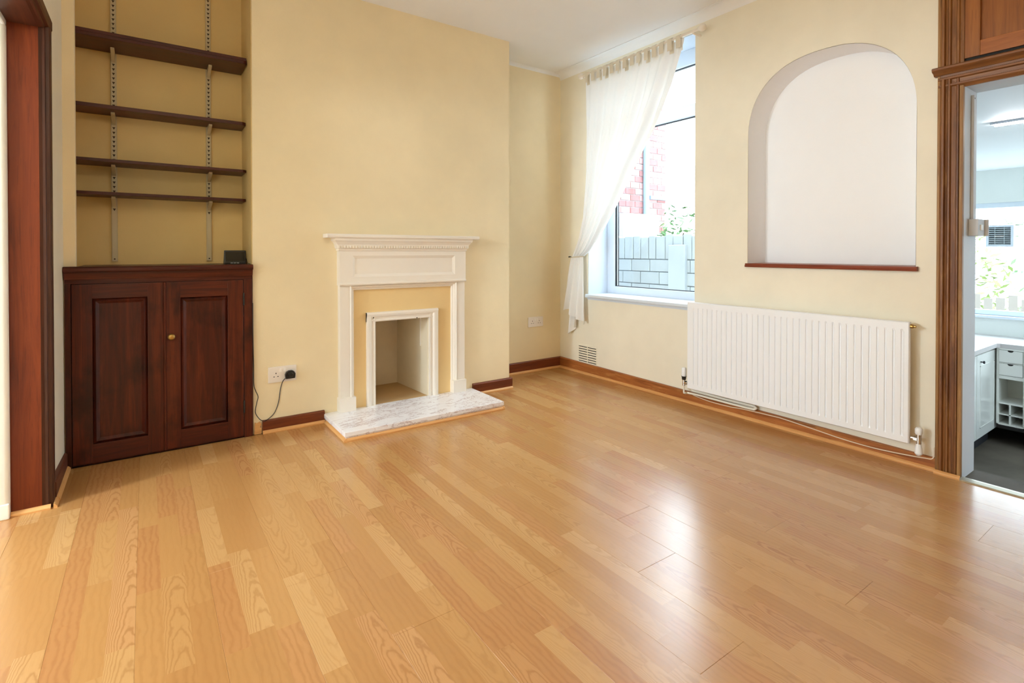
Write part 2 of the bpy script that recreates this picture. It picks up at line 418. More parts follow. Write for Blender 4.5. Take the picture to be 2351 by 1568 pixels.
# window wall: pieces round window, niche, doorway
WY0, WY1, WZ0, WZ1 = 2.205, 3.25, .675, 2.53     # window opening
DY0, DY1, DZ = 0.0, .78, 1.80                    # kitchen doorway
NY0, NY1, NZ0, NZS, NZT = .955, 1.823, .962, 1.725, 2.155
def arch(n=40, e=2.35):
    cy, a = (NY0 + NY1) / 2, (NY1 - NY0) / 2; h = NZT - NZS; pts = []
    for i in range(n + 1):
        th = math.pi * i / n; c_, s_ = math.cos(th), math.sin(th)
        pts.append((cy + a * math.copysign(abs(c_) ** (2 / e), c_), NZS + h * abs(s_) ** (2 / e)))
    return pts
AP = arch()
rw = MB()
XT = 3.40
rw.box(WX, XT, WY1, AY + .1, 0, CZ).box(WX, XT, WY0, WY1, 0, WZ0).box(WX, XT, WY0, WY1, WZ1, CZ)
rw.box(WX, XT, NY1, WY0, 0, CZ)
rw.box(WX, 3.33, NY0, NY1, 0, NZ0)
rw.box(WX, 3.33, (.86), NY0, 0, CZ)
rw.box(WX, 3.25, DY1, .86, 0, CZ).box(WX + .04, 3.25, DY0, DY1, DZ + .25, CZ).box(WX, 3.25, NY, DY0, -.8, CZ)
n = len(AP)
for i in range(n - 1):     # spandrel above the arch
    (a0, z0), (a1, z1) = AP[i], AP[i + 1]
    rw.add([(WX, a0, z0), (WX, a1, z1), (WX, a1, CZ), (WX, a0, CZ)], [(0, 1, 2, 3)])
rw.box(3.28, 3.33, NY0, NY1, NZ0, CZ)
wr = struct(obj('wall_right', rw, M['wall_pale'], recalc=False))
nm = MB()
outline = [(NY1, NZ0)] + [(NY1, NZS - .3)] + AP[0:0] + [p for p in AP] + [(NY0, NZS - .3), (NY0, NZ0)]
outline = [(NY1, NZ0)] + AP + [(NY0, NZ0)]
ins = [(max(min(y, NY1 - .0015), NY0 + .0015), z if z < NZS else z - .0015) for y, z in outline]
rows = [[(WX + .0005, y, z) for y, z in ins], [(3.265, y, z) for y, z in ins]]
nm.grid(rows); obj('niche_reveal', nm, M['niche'], wr)
obj('niche_back', MB().add([(3.265, y, z) for y, z in outline], [tuple(range(len(outline)))]), M['niche'], wr)
obj('niche_base', B(WX - .001, 3.27, NY0, NY1, NZ0 - .01, NZ0), M['niche'], wr)
# white reveals of the window opening
rv = MB().box(WX + .002, 3.30, WY1 - .004, WY1 + .001, WZ0, WZ1)
obj('window_reveal', rv, M['upvc'], wr); obj('window_reveal', B(WX + .012, 3.30, WY0 - .001, WY0 + .004, WZ0, WZ1), M['upvc'], wr)
obj('window_reveal', B(WX + .012, 3.30, WY0, WY1, WZ1 - .004, WZ1 + .001), M['upvc'], wr)

# coving along the window wall and the small alcove
def cove(r=.06, n=8):
    pts = [(WX + .002, CZ + .002), (WX + .002, CZ - r)]
    for i in range(1, n): a = i / n * math.pi / 2; pts.append((WX - r * 1.15 + r * 1.15 * math.cos(a), CZ - r + r * math.sin(a)))
    pts.append((WX - r * 1.25, CZ - .004)); pts.append((WX - r * 1.25, CZ + .002)); return pts
struct(obj('trim_1', MB().prism(cove(), 1, NY, AY), M['ceiling'], smooth=True))
pts = [(AY + .002, CZ + .002), (AY + .002, CZ - .03)] + [(AY - .03 + .03 * math.cos(a), CZ - .03 + .03 * math.sin(a)) for a in (.4, .8, 1.2)] + [(AY - .03, CZ + .002)]
struct(obj('trim_2', MB().prism(pts, 0, BX1, WX), M['ceiling'], smooth=True))

# ------------------------------------------------------------------ skirtings and beads
def bead_prof(): return [(0, 0), (.012, 0), (.0125, .006), (.010, .011), (.005, .016), (0, .018)]
def skirt(name, mat, bmat, axis, face, sgn, a, b, h, th=.018, h2=None):
    """straight skirting along axis (0=x,1=y) whose wall face is at `face`, sticking out towards sgn"""
    h2 = h if h2 is None else h2
    e = sempty(name, (((a + b) / 2, face, 0) if axis == 0 else (face, (a + b) / 2, 0)))
    f = face; g = face + sgn * th
    prof = lambda H: [(f, .0), (g, .0), (g, H - .008), (g - sgn * .004, H - .002), (f, H)]
    rows = []
    m_ = MB()
    for t_, H in ((a, h), (b, h2)):
        m_.v += [((t_, u, z) if axis == 0 else (u, t_, z)) for u, z in prof(H)]
    nn = 5
    m_.f = [tuple(range(nn)), tuple(reversed(range(nn, 2 * nn)))] + [(i, i + nn, (i + 1) % nn + nn, (i + 1) % nn) for i in range(nn)]
    obj('skirting_board', m_, mat, e)
    obj('bead', MB().prism([(g + sgn * u, z) for u, z in bead_prof()] if True else 0, axis, a, b), bmat, e)
    return e
skirt('baseboard_chimney_left', M['skirt_x'], M['bead_x'], 0, BY, -1, BX0 + .045, .888, .074)
skirt('baseboard_chimney_right', M['skirt_x'], M['bead_x'], 0, BY, -1, 1.935, BX1 + .018, .082)
skirt('baseboard_alcove', M['skirt_x'], M['bead_x'], 0, AY, -1, BX1, WX, .094)
skirt('baseboard_right', M['skirt_y'], M['bead_y'], 1, WX, -1, .868, AY, .062, .018, .094)
skirt('baseboard_left', M['skirt_dark'], M['bead_y'], 1, -.326, 1, 2.865, 3.245, .084)

# ------------------------------------------------------------------ cased opening on the left (door_1)
d1 = sempty('door_1', (-.42, 2.8, 0))
obj('jamb_lining', B(-.437, -.345, OY1 - .0, OY1 + .03, 0, OZ), M['jamb'], d1)
obj('jamb_lining', B(-.437, -.345, OY0 - .03, OY0, 0, OZ), M['jamb'], d1)
obj('head_lining', B(-.437, -.345, OY0, OY1, OZ, OZ + .03), M['jamb_dark_y'], d1)
def arch_prof(s, y):     # plan outline of the upright architrave, moulded: stepped towards its outer edge
    return [(-.345, y), (-.335, y + s * .004), (-.327, y + s * .004), (-.324, y + s * .009), (-.314, y + s * .010), (-.310, y + s * .018),
            (-.310, y + s * .05), (-.318, y + s * .062), (-.322, y + s * .075), (-.345, y + s * .075)]
obj('architrave', MB().prism(arch_prof(1, OY1), 2, 0, OZ + .01), M['jamb_dark'], d1)
obj('architrave', MB().prism(arch_prof(-1, OY0), 2, 0, OZ + .01), M['jamb_dark'], d1)
hp = [(-.345, OZ), (-.335, OZ + .004), (-.327, OZ + .004), (-.324, OZ + .009), (-.314, OZ + .010), (-.310, OZ + .018), (-.310, OZ + .05), (-.318, OZ + .062), (-.322, OZ + .075), (-.345, OZ + .075)]
obj('head_architrave', MB().prism(hp, 1, OY0 - .075, OY1 + .075), M['jamb_dark_y'], d1)
# white painted lining on the front-room half of the wall
wp = [(-.605, OY1 - .022), (-.452, OY1 - .022), (-.444, OY1 - .019), (-.4375, OY1 - .010), (-.4375, OY1 + .02), (-.605, OY1 + .02)]
obj('white_lining', MB().prism(wp, 2, .06, OZ - .02), M['fwhite'], d1, smooth=True)
obj('plinth_block', B(-.605, -.4375, OY1 - .025, OY1 + .02, 0, .06), M['fwhite'], d1, bev=.004)
obj('white_lining', B(-.605, -.4375, OY0 - .02, OY0 + .022, 0, OZ - .02), M['fwhite'], d1)
obj('white_head', B(-.605, -.4375, OY0, OY1, OZ - .02, OZ + .03), M['fwhite'], d1, bev=.006)
obj('bead', MB().prism([(OY1 - u, z) for u, z in bead_prof()], 0, -.437, -.318), M['bead_x'], d1)
obj('bead', MB().prism([(-.31 + u, z) for u, z in bead_prof()], 1, OY1 - .008, OY1 + .075), M['bead_y'], d1)

# ------------------------------------------------------------------ front room beyond the opening (mostly unseen; it sends the light in)
struct(obj('floor_front_room', B(-4.4, -.58, NY, 4.0, -.08, -.002), M['frontfloor']))
struct(obj('wall_front_room_far', B(-4.4, -.6, 3.9, 4.05, 0, CZ), M['fwhite']))
wf = MB().box(-4.5, -4.3, NY, 0, 0, CZ).box(-4.5, -4.3, 2.4, 4.0, 0, CZ).box(-4.5, -4.3, 0, 2.4, 0, .7).box(-4.5, -4.3, 0, 2.4, 2.3, CZ)
struct(obj('wall_front_room_street', wf, M['fwhite']))
w3 = sempty('window_3', (-4.38, 1.2, .7))
for a, b in ((0, .06), (1.17, 1.23), (2.34, 2.4)): obj('window_frame', B(-4.42, -4.36, a, b, .7, 2.3), M['upvc'], w3)
for a, b in ((.7, .76), (1.85, 1.91), (2.24, 2.3)): obj('window_frame', B(-4.42, -4.36, 0.06, 2.34, a, b), M['upvc'], w3)
for a, b in ((.06, 1.17), (1.23, 2.34)): obj('pane', B(-4.392, -4.388, a, b, .76, 2.24), M['glass'], w3)
def pendant(name, label, x, y, z, r, ztop, col, st, group):
    t = thing(name, label, 'lamp', (x, y, z), group)
    prof = [(r * math.sin(a), -r * math.cos(a)) for a in [math.pi * i / 14 for i in range(0, 15)]]
    prof = [(max(p[0], .02), p[1]) for p in prof]
    obj('lamp_shade', MB().lathe(prof, (x, y, z), 'z', 24), emit(name + '_glow', col, st), t, smooth='all')
    obj('flex', MB().tube([(x, y, z + r), (x, y, ztop - .02)], .004), M['sockwhite'], t)
    obj('ceiling_rose', MB().lathe([(.045, 0), (.045, .012), (.03, .02)], (x, y, ztop - .02), 'z'), M['sockwhite'], t, smooth=True)
    return t
pendant('unseen_pendant_lamp', 'glowing paper globe pendant assumed in the unseen front room beyond the opening', -2.2, 2.2, 1.75, .17, CZ, (.80, .92, 1.0), FRONT_LAMP, 'globe pendant lamps')
pendant('unseen_pendant_lamp', 'unseen warm paper globe pendant added on the fireplace room ceiling as fill light', .25, .5, 2.25, .2, CZ, (1.0, .86, .63), ROOM_FILL_LAMP, 'globe pendant lamps')

# ------------------------------------------------------------------ kitchen doorway (door_2) with panel above
d2 = sempty('door_2', (3.06, .4, 0))
def arch_bands(y, s, z0, z1, top=None):
    """upright moulded architrave: y is the outer edge, s the direction towards the opening"""
    pr = [(0, .0), (0, .018), (.012, .022), (.018, .034), (.026, .034), (.030, .022), (.036, .020), (.040, .026), (.046, .026), (.050, .016), (.066, .014), (.070, .020), (.076, .020), (.080, .012), (.092, .010), (.092, 0)]
    return MB().prism([(WX - d, y + s * u) for u, d in pr], 2, z0, z1)
obj('architrave', arch_bands(.868, -1, 0, 1.835), M['oak'], d2, smooth=True)
obj('architrave', arch_bands(-.088, 1, 0, 1.835), M['oak'], d2, smooth=True)
obj('upper_architrave', arch_bands(.868, -1, 1.885, CZ), M['oak'], d2, smooth=True)
obj('upper_architrave', arch_bands(-.088, 1, 1.885, CZ), M['oak'], d2, smooth=True)
pr = [(0, 0), (0, .010), (.008, .014), (.014, .024), (.022, .024), (.026, .014), (.042, .016), (.046, .026), (.054, .026), (.058, .018), (.07, .02), (.07, 0)]
obj('head_architrave', MB().prism([(WX - d, 1.79 + u) for u, d in pr], 1, -.088, .866), M['oak_y'], d2, smooth=True)
pr = [(0, 1.858), (.026, 1.858), (.036, 1.868), (.052, 1.872), (.058, 1.878), (.058, 1.886), (.050, 1.892), (0, 1.896)]
obj('head_moulding', MB().prism([(WX - d, z) for d, z in pr], 1, -.10, .882), M['oak_y'], d2, smooth=True)
ov = obj('over_door_panel', MB().box(WX + .012, WX + .02, -.02, .79, 1.93, CZ), M['oakpanel'], d2)
obj('stile', B(WX - .004, WX + .014, .722, .802, 1.918, CZ), M['oakpanel'], ov, bev=.002)
obj('stile', B(WX - .004, WX + .014, -.03, .05, 1.918, CZ), M['oakpanel'], ov, bev=.002)
obj('bottom_rail', B(WX - .004, WX + .014, .05, .722, 1.918, 1.985), M['oakpanel_y'], ov, bev=.002)
obj('dark_gap', B(WX + .006, WX + .016, -.03, .802, 1.89, 1.93), M['hole'], ov)
# lining of the doorway, painted grey-white
obj('jamb_lining', B(WX - .008, 3.255, DY1 - .002, DY1 + .03, -.06, DZ), M['kgrey'], d2)
obj('jamb_lining', B(WX - .008, 3.255, DY0 - .03, DY0 + .002, -.06, DZ), M['kgrey'], d2)
obj('head_lining', B(WX + .0, 3.255, DY0, DY1, DZ - .004, DZ + .08), M['kgrey'], d2)
obj('head_lining', B(WX + .03, 3.255, DY0, DY1, DZ + .08, DZ + .26), M['kgrey'], d2)
obj('inner_edge', B(WX - .022, WX + .0, DY1 - .006, DY1 + .008, 0, DZ - .004), M['oak_worn'], d2, bev=.002)
obj('outer_edge', B(WX - .021, WX - .0, .858, .870, 0, 1.858), M['oak_worn'], d2, bev=.003)
obj('outer_edge', B(WX - .021, WX - .0, .858, .870, 1.896, CZ), M['oak_worn'], d2, bev=.003)
obj('threshold_strip', MB().prism([(3.02, 0), (3.024, .005), (3.055, .007), (3.075, .004), (3.08, 0)], 1, DY0, DY1), M['steel'], d2)
obj('bead', MB().prism([(WX - .034 - u, z) for u, z in bead_prof()], 1, .772, .868), M['bead_y'], d2)
# conduit and switch on the jamb
cd = thing('cable_conduit', 'slim white cable conduit running down the kitchen door jamb', 'conduit', (3.2, .775, 1.19))
obj('trunking', B(3.168, 3.205, .766, .7775, 1.19, 1.77), M['kgrey'], cd, bev=.002)
obj('screw', MB().lathe([(.004, 0), (.003, .001)], (3.178, .7655, 1.755), 'y', 8), M['hole'], cd)
sw = thing('switch_box', 'square surface-mounted switch box at the foot of the jamb conduit', 'switch', (3.2, .77, 1.11))
obj('back_box', B(3.138, 3.238, .742, .7775, 1.112, 1.19), M['kgrey'], sw, bev=.003)
obj('switch_plate', B(3.238, 3.246, .728, .7775, 1.112, 1.19), M['kgrey'], sw, bev=.002)
obj('rocker', B(3.17, 3.2, .737, .743, 1.138, 1.164), M['sockwhite'], sw, bev=.001)

# ------------------------------------------------------------------ window_1
FX0, FX1 = 3.285, 3.345
w1 = sempty('window_1', (3.31, 2.72, WZ0))
GY0, GY1 = WY0 + .075, WY1 - .085
obj('window_frame', B(FX0, FX1, WY1 - .085, WY1 - .004, WZ0 + .004, WZ1 - .004), M['upvc'], w1, bev=.004)
obj('window_frame', B(FX0, FX1, WY0 + .004, WY0 + .075, WZ0 + .004, WZ1 - .004), M['upvc'], w1, bev=.004)
obj('bottom_rail', B(FX0, FX1, GY0, GY1, WZ0 + .004, .742), M['upvc'], w1, bev=.004)
obj('top_rail', B(FX0, FX1, GY0, GY1, 2.412, WZ1 - .004), M['upvc'], w1, bev=.004)
obj('transom', B(FX0 - .008, FX1, GY0, GY1, 2.03, 2.12), M['upvc'], w1, bev=.004)
for z0, z1 in ((.742, 2.03), (2.12, 2.412)):
    g = obj('pane', B(3.312, 3.316, GY0, GY1, z0, z1), M['glass'], w1)
    gk = MB().box(3.3, 3.318, GY0, GY1, z0, z0 + .006).box(3.3, 3.318, GY0, GY1, z1 - .006, z1).box(3.3, 3.318, GY0, GY0 + .006, z0, z1).box(3.3, 3.318, GY1 - .006, GY1, z0, z1)
    obj('gasket', gk, M['gasket'], g)
    gk = MB().box(3.318, 3.322, GY1 - .022, GY1 - .014, z0, z1); obj('spacer_bar', gk, M['gasket'], g)
obj('handle', MB().tube([(3.275, GY0 + .035, 1.24), (3.262, GY0 + .035, 1.24), (3.258, GY0 + .04, 1.20), (3.258, GY0 + .045, 1.13)], .008), M['hole'], w1, smooth=True)
sb = MB().prism([(3.03, .652), (3.026, .66), (3.03, .676), (3.036, .68), (3.29, .68), (3.29, .652)], 1, WY0 + .01, WY1 + .002)
obj('window_sill', sb, M['upvc'], w1, smooth=True)
obj('sill_fillet', B(WX - .008, WX + .01, WY0 + .02, WY1 + .0, .635, .653), M['upvc'], w1)

# ------------------------------------------------------------------ fireplace surround
CXF = 1.411
fs = thing('fire_surround', 'white painted wooden fire surround with dentil cornice on the chimney breast', 'fireplace', (CXF, 3.22, .052))
LF = 3.222                       # leg face
SX0, SX1 = .9725, 1.849
obj('leg', B(SX0, 1.034, LF, BY, .052, .83), M['white'], fs, bev=.002)
obj('leg', B(1.787, SX1, LF, BY, .052, .83), M['white'], fs, bev=.002)
# moulded inner edge of the legs and of the head
def inner_mould(s, x):
    pl = [(x, LF + .002), (x + s * .006, LF - .006), (x + s * .011, LF + .002), (x + s * .016, LF + .004), (x + s * .022, LF + .016), (x + s * .028, LF + .018), (x + s * .032, LF + .024), (x + s * .032, BY), (x, BY)]
    return MB().prism(pl, 2, .052, .83)
obj('leg_moulding', inner_mould(1, 1.034), M['white'], fs); obj('leg_moulding', inner_mould(-1, 1.787), M['white'], fs)
pl = [(LF + .002, .83), (LF - .006, .824), (LF + .002, .819), (LF + .004, .814), (LF + .016, .808), (LF + .018, .802), (LF + .024, .797), (BY, .797), (BY, .83)]
obj('head_moulding', MB().prism(pl, 0, 1.04, 1.78), M['white'], fs)
obj('plinth', B(SX0 - .006, 1.068, LF - .014, BY, .052, .138), M['white'], fs, bev=.002)
obj('plinth', B(1.753, SX1 + .006, LF - .014, BY, .052, .138), M['white'], fs, bev=.002)
# frieze with a sunk, bevel-edged panel
PX0, PX1, PZ0, PZ1 = 1.05, 1.768, .880, 1.013
FF = LF - .008
fz = MB().box(SX0 - .004, SX1 + .004, FF + .010, BY, .829, 1.06)
fz.box(SX0 - .004, PX0, FF, FF + .012, .829, 1.06).box(PX1, SX1 + .004, FF, FF + .012, .829, 1.06).box(PX0, PX1, FF, FF + .012, .829, PZ0).box(PX0, PX1, FF, FF + .012, PZ1, 1.06)
obj('frieze', fz, M['white'], fs)
def bevel_frame(x0, x1, z0, z1, yf, wd, dep):
    m_ = MB(); o_ = [(x0, z0), (x1, z0), (x1, z1), (x0, z1)]; i_ = [(x0 + wd, z0 + wd), (x1 - wd, z0 + wd), (x1 - wd, z1 - wd), (x0 + wd, z1 - wd)]
    mid = [((a[0] + b[0]) / 2, (a[1] + b[1]) / 2) for a, b in zip(o_, i_)]
    vs = [(x, yf, z) for x, z in o_] + [(x, yf - dep, z) for x, z in mid] + [(x, yf, z) for x, z in i_]
    fs_ = []
    for k_ in range(4):
        q = (k_ + 1) % 4; fs_ += [(k_, q, 4 + q, 4 + k_), (4 + k_, 4 + q, 8 + q, 8 + k_)]
    return m_.add(vs, fs_)
wd = .018
o_ = [(PX0, PZ0), (PX1, PZ0), (PX1, PZ1), (PX0, PZ1)]; i_ = [(PX0 + wd, PZ0 + wd), (PX1 - wd, PZ0 + wd), (PX1 - wd, PZ1 - wd), (PX0 + wd, PZ1 - wd)]
bf = MB().add([(x, FF, z) for x, z in o_] + [(x, FF + .0098, z) for x, z in i_], [(k_, (k_ + 1) % 4, 4 + (k_ + 1) % 4, 4 + k_) for k_ in range(4)])
obj('frieze_panel_moulding', bf, M['white'], fs, recalc=False)
pl = [(FF, .846), (FF - .007, .843), (FF - .009, .836), (FF - .006, .830), (FF, .827)]
obj('frieze_bead', MB().prism(pl, 0, SX0 - .004, SX1 + .004), M['white'], fs)
# cornice returned round both ends, dentil course, shelf
pl = [(FF, 1.040), (FF - .006, 1.046), (FF - .007, 1.054), (FF - .013, 1.060), (FF - .016, 1.078), (FF - .018, 1.084), (FF - .028, 1.098), (FF - .036, 1.106), (FF - .038, 1.123)]
rows = []
for y_, z_ in pl:
    off = FF - y_ + .004
    rows.append([(SX0 - off, BY, z_), (SX0 - off, y_, z_), (SX1 + off, y_, z_), (SX1 + off, BY, z_)])
obj('cornice', MB().grid(rows), M['white'], fs)
dn = MB(); nd = 52
for i in range(nd):
    x = SX0 - .012 + (SX1 - SX0 + .024) * i / (nd - 1); dn.box(x - .0045, x + .0045, FF - .021, FF - .012, 1.061, 1.076)
o = obj('dentil_course', dn, M['white'], fs); o['kind'] = 'stuff'
sp = [(3.168, 1.122), (3.164, 1.128), (3.164, 1.140), (3.169, 1.146), (BY, 1.146), (BY, 1.122)]
obj('mantel_shelf', MB().prism(sp, 0, .884, 1.938), M['white'], fs, bev=.002)
obj('slip_panel', MB().box(1.055, 1.15, BY - .006, BY, .052, .80).box(1.645, 1.765, BY - .006, BY, .052, .80).box(1.15, 1.645, BY - .006, BY, .645, .80), M['slip'], fs)
# inner frame round the recess
fr = B(1.1, 1.1, 1, 1, 1, 1) and D.objects.new('opening_frame', None); C.objects.link(fr); fr.parent = fs; fr['label'] = 'white moulded frame around the empty fire opening'
def frame_prof(z_axis, x_in, x_out, a, b, mat=M['white']):
    s = 1 if x_out > x_in else -1; wd = abs(x_out - x_in); y0 = BY - .006
    pr = [(0, BY + .02), (0, y0 - .012), (.008, y0 - .014), (.014, y0 - .010), (.026, y0 - .012), (.034, y0 - .020), (.046, y0 - .022), (wd, y0 - .020), (wd, BY + .0)]
    return MB().prism([(x_in + s * u, y) for u, y in pr], 2, a, b)
obj('frame_side', frame_prof(0, 1.207, 1.148, .052, .648), M['white'], fr); obj('frame_side', frame_prof(0, 1.587, 1.650, .052, .648), M['white'], fr)
y0 = BY - .006
pr = [(BY + .02, .590), (y0 - .012, .590), (y0 - .014, .598), (y0 - .010, .604), (y0 - .012, .616), (y0 - .020, .624), (y0 - .023, .636), (y0 - .021, .650), (BY, .650)]
obj('frame_head', MB().prism(pr, 0, 1.148, 1.650), M['white'], fr)
for x, z in ((1.19, .617), (1.49, .595)): obj('nail_hole', MB().lathe([(.004, 0), (.004, .002)], (x, y0 - .0235, z), 'y', 8), M['hole'], fr)
# hearth
he = thing('hearth', 'white veined marble hearth slab edged with wooden bead in front of the fireplace', 'hearth', (1.407, 3.04, 0))
obj('slab', B(.884, 1.930, 2.845, BY, .026, .052), M['marble'], he, bev=.003)
obj('under_slab', B(.892, 1.924, 2.852, BY, 0, .027), M['marble'], he, bev=.002)
obj('bead', MB().prism([(2.852 - u, z) for u, z in bead_prof()], 0, .878, 1.936), M['bead_x'], he)
obj('bead', MB().prism([(.892 - u, z) for u, z in bead_prof()], 1, 2.842, 3.232), M['bead_y'], he)
obj('bead', MB().prism([(1.924 + u, z) for u, z in bead_prof()], 1, 2.842, 3.232), M['bead_y'], he)

# ------------------------------------------------------------------ alcove cupboard
cu = thing('alcove_cupboard', 'dark mahogany two-door cupboard built into the left alcove', 'cupboard', (.09, 3.4, 0))
FY = 3.252
obj('top_board', MB().prism([(3.222, .938), (3.216, .946), (3.216, .958), (3.222, .967), (3.262, .967), (3.262, .938)], 0, -.318, .4935), M['mahog_h'], cu, bev=.002)
obj('top_board', B(-.266, .4935, 3.26, 3.612, .938, .967), M['mahog_h'], cu)
obj('top_moulding', MB().prism([(3.234, .905), (3.230, .915), (3.224, .935), (3.224, .939), (3.261, .939), (3.261, .905)], 0, -.316, .492), M['mahog_h'], cu)
obj('top_rail', B(-.315, .492, FY - .006, FY + .010, .884, .908), M['mahog_h'], cu)
obj('carcass_stile', B(-.315, -.292, FY - .008, FY + .010, 0, .884), M['mahog'], cu, bev=.002)
obj('carcass_stile', B(.449, .492, FY - .006, FY + .02, 0, .884), M['mahog'], cu, bev=.002)
obj('carcass', MB().box(-.31, .49, FY + .0085, FY + .0102, 0, .885).box(.47, .492, FY + .015, 3.61, 0, .938), M['mahog'], cu)
def cdoor(x0, x1, px0, px1, z0, z1, pz0, pz1):
    d = obj('door', B(x0, px0, FY - .010, FY + .008, z0, z1), M['mahog'], cu, bev=.002)
    obj('stile', B(px1, x1, FY - .010, FY + .008, z0, z1), M['mahog'], d, bev=.002)
    obj('rail', B(px0 - .002, px1 + .002, FY - .0095, FY + .008, z0, pz0), M['mahog_h'], d, bev=.0015)
    obj('rail', B(px0 - .002, px1 + .002, FY - .0095, FY + .008, pz1, z1), M['mahog_h'], d, bev=.0015)
    obj('panel', B(px0 - .004, px1 + .004, FY + .002, FY + .008, pz0 - .004, pz1 + .004), M['mahog'], d)
    obj('panel_moulding', bevel_frame(px0, px1, pz0, pz1, FY + .002, .026, .010), M['mahog'], d)
    return d
dl = cdoor(-.289, .078, -.212, .008, .012, .881, .102, .810)
dr = cdoor(.086, .446, .150, .368, .012, .881, .104, .798)
obj('closing_bead', MB().prism([(.074, FY - .010), (.077, FY - .017), (.085, FY - .017), (.088, FY - .010)], 2, .014, .879), M['mahog'], dl)
obj('knob', MB().lathe([(.008, 0), (.007, -.012), (.013, -.018), (.017, -.024), (.016, -.030), (.008, -.034)], (.108, FY - .010, .598), 'y'), M['brass'], dr, smooth='all')
for z in (.74, .14): obj('hinge', MB().tube([(.4475, FY - .012, z), (.4475, FY - .012, z + .07)], .0045), M['hole'], dr, smooth=True)

# ------------------------------------------------------------------ shelving: two slotted uprights with brackets, four boards
SH = [(2.121, 3.366, .030), (1.7785, 3.422, .020), (1.501, 3.406, .016), (1.3325, 3.426, .0165)]
for nm_, ux, lab in (('shelf_upright', -.137, 'left-hand slotted metal shelf upright with brackets, screwed to the alcove wall'),
                     ('shelf_upright', .314, 'right-hand slotted metal shelf upright with brackets, screwed to the alcove wall')):
    t = thing(nm_, lab, 'shelf upright', (ux, AY, .985), 'shelf uprights in the alcove')
    obj('rail', MB().prism([(ux - .0135, AY), (ux - .0135, AY - .012), (ux - .010, AY - .014), (ux + .010, AY - .014), (ux + .0135, AY - .012), (ux + .0135, AY)], 2, .985, CZ), M['rail'], t)
    sl = MB(); z = 1.262
    while z < CZ - .02:
        sl.prism([(ux - .0068, z + .0125), (ux + .0068, z + .0125), (ux, z - .001)], 1, AY - .0146, AY - .0138); z += .0247
    o = obj('slots', sl, M['slot'], t); o['kind'] = 'stuff'
    obj('screw', MB().lathe([(.004, 0), (.002, -.002)], (ux, AY - .014, .998), 'y', 8), M['slot'], t)
    for z, yf, th in SH:
        b_ = MB().prism([(AY - .014, z - .001), (AY - .125, z - .001), (AY - .125, z - .012), (AY - .03, z - .040), (AY - .014, z - .048)], 0, ux - .0085, ux + .0085)
        obj('bracket', b_, M['rail'], t, bev=.001)
for i, (z, yf, th) in enumerate(SH):
    lab = ['topmost, thickest of the four dark wooden alcove shelves', 'second dark wooden alcove shelf from the top',
           'third dark wooden alcove shelf from the top', 'lowest of the four dark wooden alcove shelves, above the cupboard'][i]
    xl = -.296; xr = .489
    pl = [(xl, AY - .0155), (xl, yf), (xr - .018, yf), (xr, yf + .014), (xr, AY - .0155)]
    m_ = MB().prism(pl, 2, z, z + th)
    if i == 0:
        t = thing('shelf', lab, 'shelf', (.09, 3.49, z), 'alcove shelves')
        obj('board', m_, M['shelf'], t, bev=.002)
        obj('front_lip', B(xl, xr - .004, yf - .003, yf + .02, z + .016, z + th + .004), M['shelf'], t, bev=.002)
    else: tag(obj('shelf', m_, M['shelf'], bev=.002), lab, 'shelf', 'alcove shelves')

# ------------------------------------------------------------------ digital clock on the cupboard
ck = thing('digital_clock', 'small black rectangular digital clock standing on the cupboard top', 'clock', (.43, 3.45, .967))
cl = MB().prism([(3.428, .967), (3.437, 1.044), (3.444, 1.047), (3.482, .967)], 0, .374, .488); obj('case', cl, M['black'], ck, bev=.004)
sc_ = MB().add([(.381, 3.4293, .983), (.481, 3.4293, .983), (.481, 3.4357, 1.038), (.381, 3.4357, 1.038)], [(0, 1, 2, 3)])
obj('screen', sc_, M['screen'], ck)
for x in (.412, .428, .444): obj('button', B(x - .006, x + .006, 3.4265, 3.43, .970, .975), M['fan'], ck)
obj('power_cable', MB().tube([(.486, 3.47, .985), (.491, 3.465, 1.0), (.4925, 3.44, .985), (.4925, 3.40, .970), (.4925, 3.32, .969)], .0018, 6), M['black'], ck, smooth=True)

# ------------------------------------------------------------------ sockets
def dsocket(name, label, x0, x1, z0, z1, y):
    t = thing(name, label, 'socket', ((x0 + x1) / 2, y, z0), 'double wall sockets')
    obj('faceplate', B(x0, x1, y - .009, y, z0, z1), M['socket'], t, bev=.003)
    wd = x1 - x0
    for s in (.27, .73):
        cx = x0 + wd * s; cz = z0 + (z1 - z0) * .42
        for dx, dz, a, b in ((0, .019, .0022, .0042), (-.0105, 0, .0034, .0022), (.0105, 0, .0034, .0022)):
            obj('pin_hole', B(cx + dx - a, cx + dx + a, y - .0094, y - .008, cz + dz - b - .004, cz + dz + b - .004), M['hole'], t)
    for s in (.43, .57):
        cx = x0 + wd * s; obj('rocker', B(cx - .0055, cx + .0055, y - .0125, y - .008, z1 - .032, z1 - .012), M['sockwhite'], t, bev=.001)
    return t
dsocket('wall_socket', 'double socket with a black plug in it on the chimney breast', .574, .728, .281, .372, BY)
dsocket('wall_socket', 'empty double socket on the recessed wall left of the curtain', 2.70, 2.862, .384, .47, AY)
pg = thing('plug', 'black three-pin plug and thin cable in the chimney breast socket', 'plug', (.69, BY - .03, .3))
obj('plug_body', MB().prism([(.664, .298), (.716, .298), (.719, .325), (.712, .338), (.700, .345), (.684, .345), (.668, .338), (.661, .322)], 1, BY - .032, BY - .0095), M['black'], pg, bev=.004)
obj('plug_grip', MB().lathe([(.016, 0), (.013, -.012), (.009, -.016)], (.69, BY - .032, .322), 'y', 14), M['black'], pg, smooth=True)
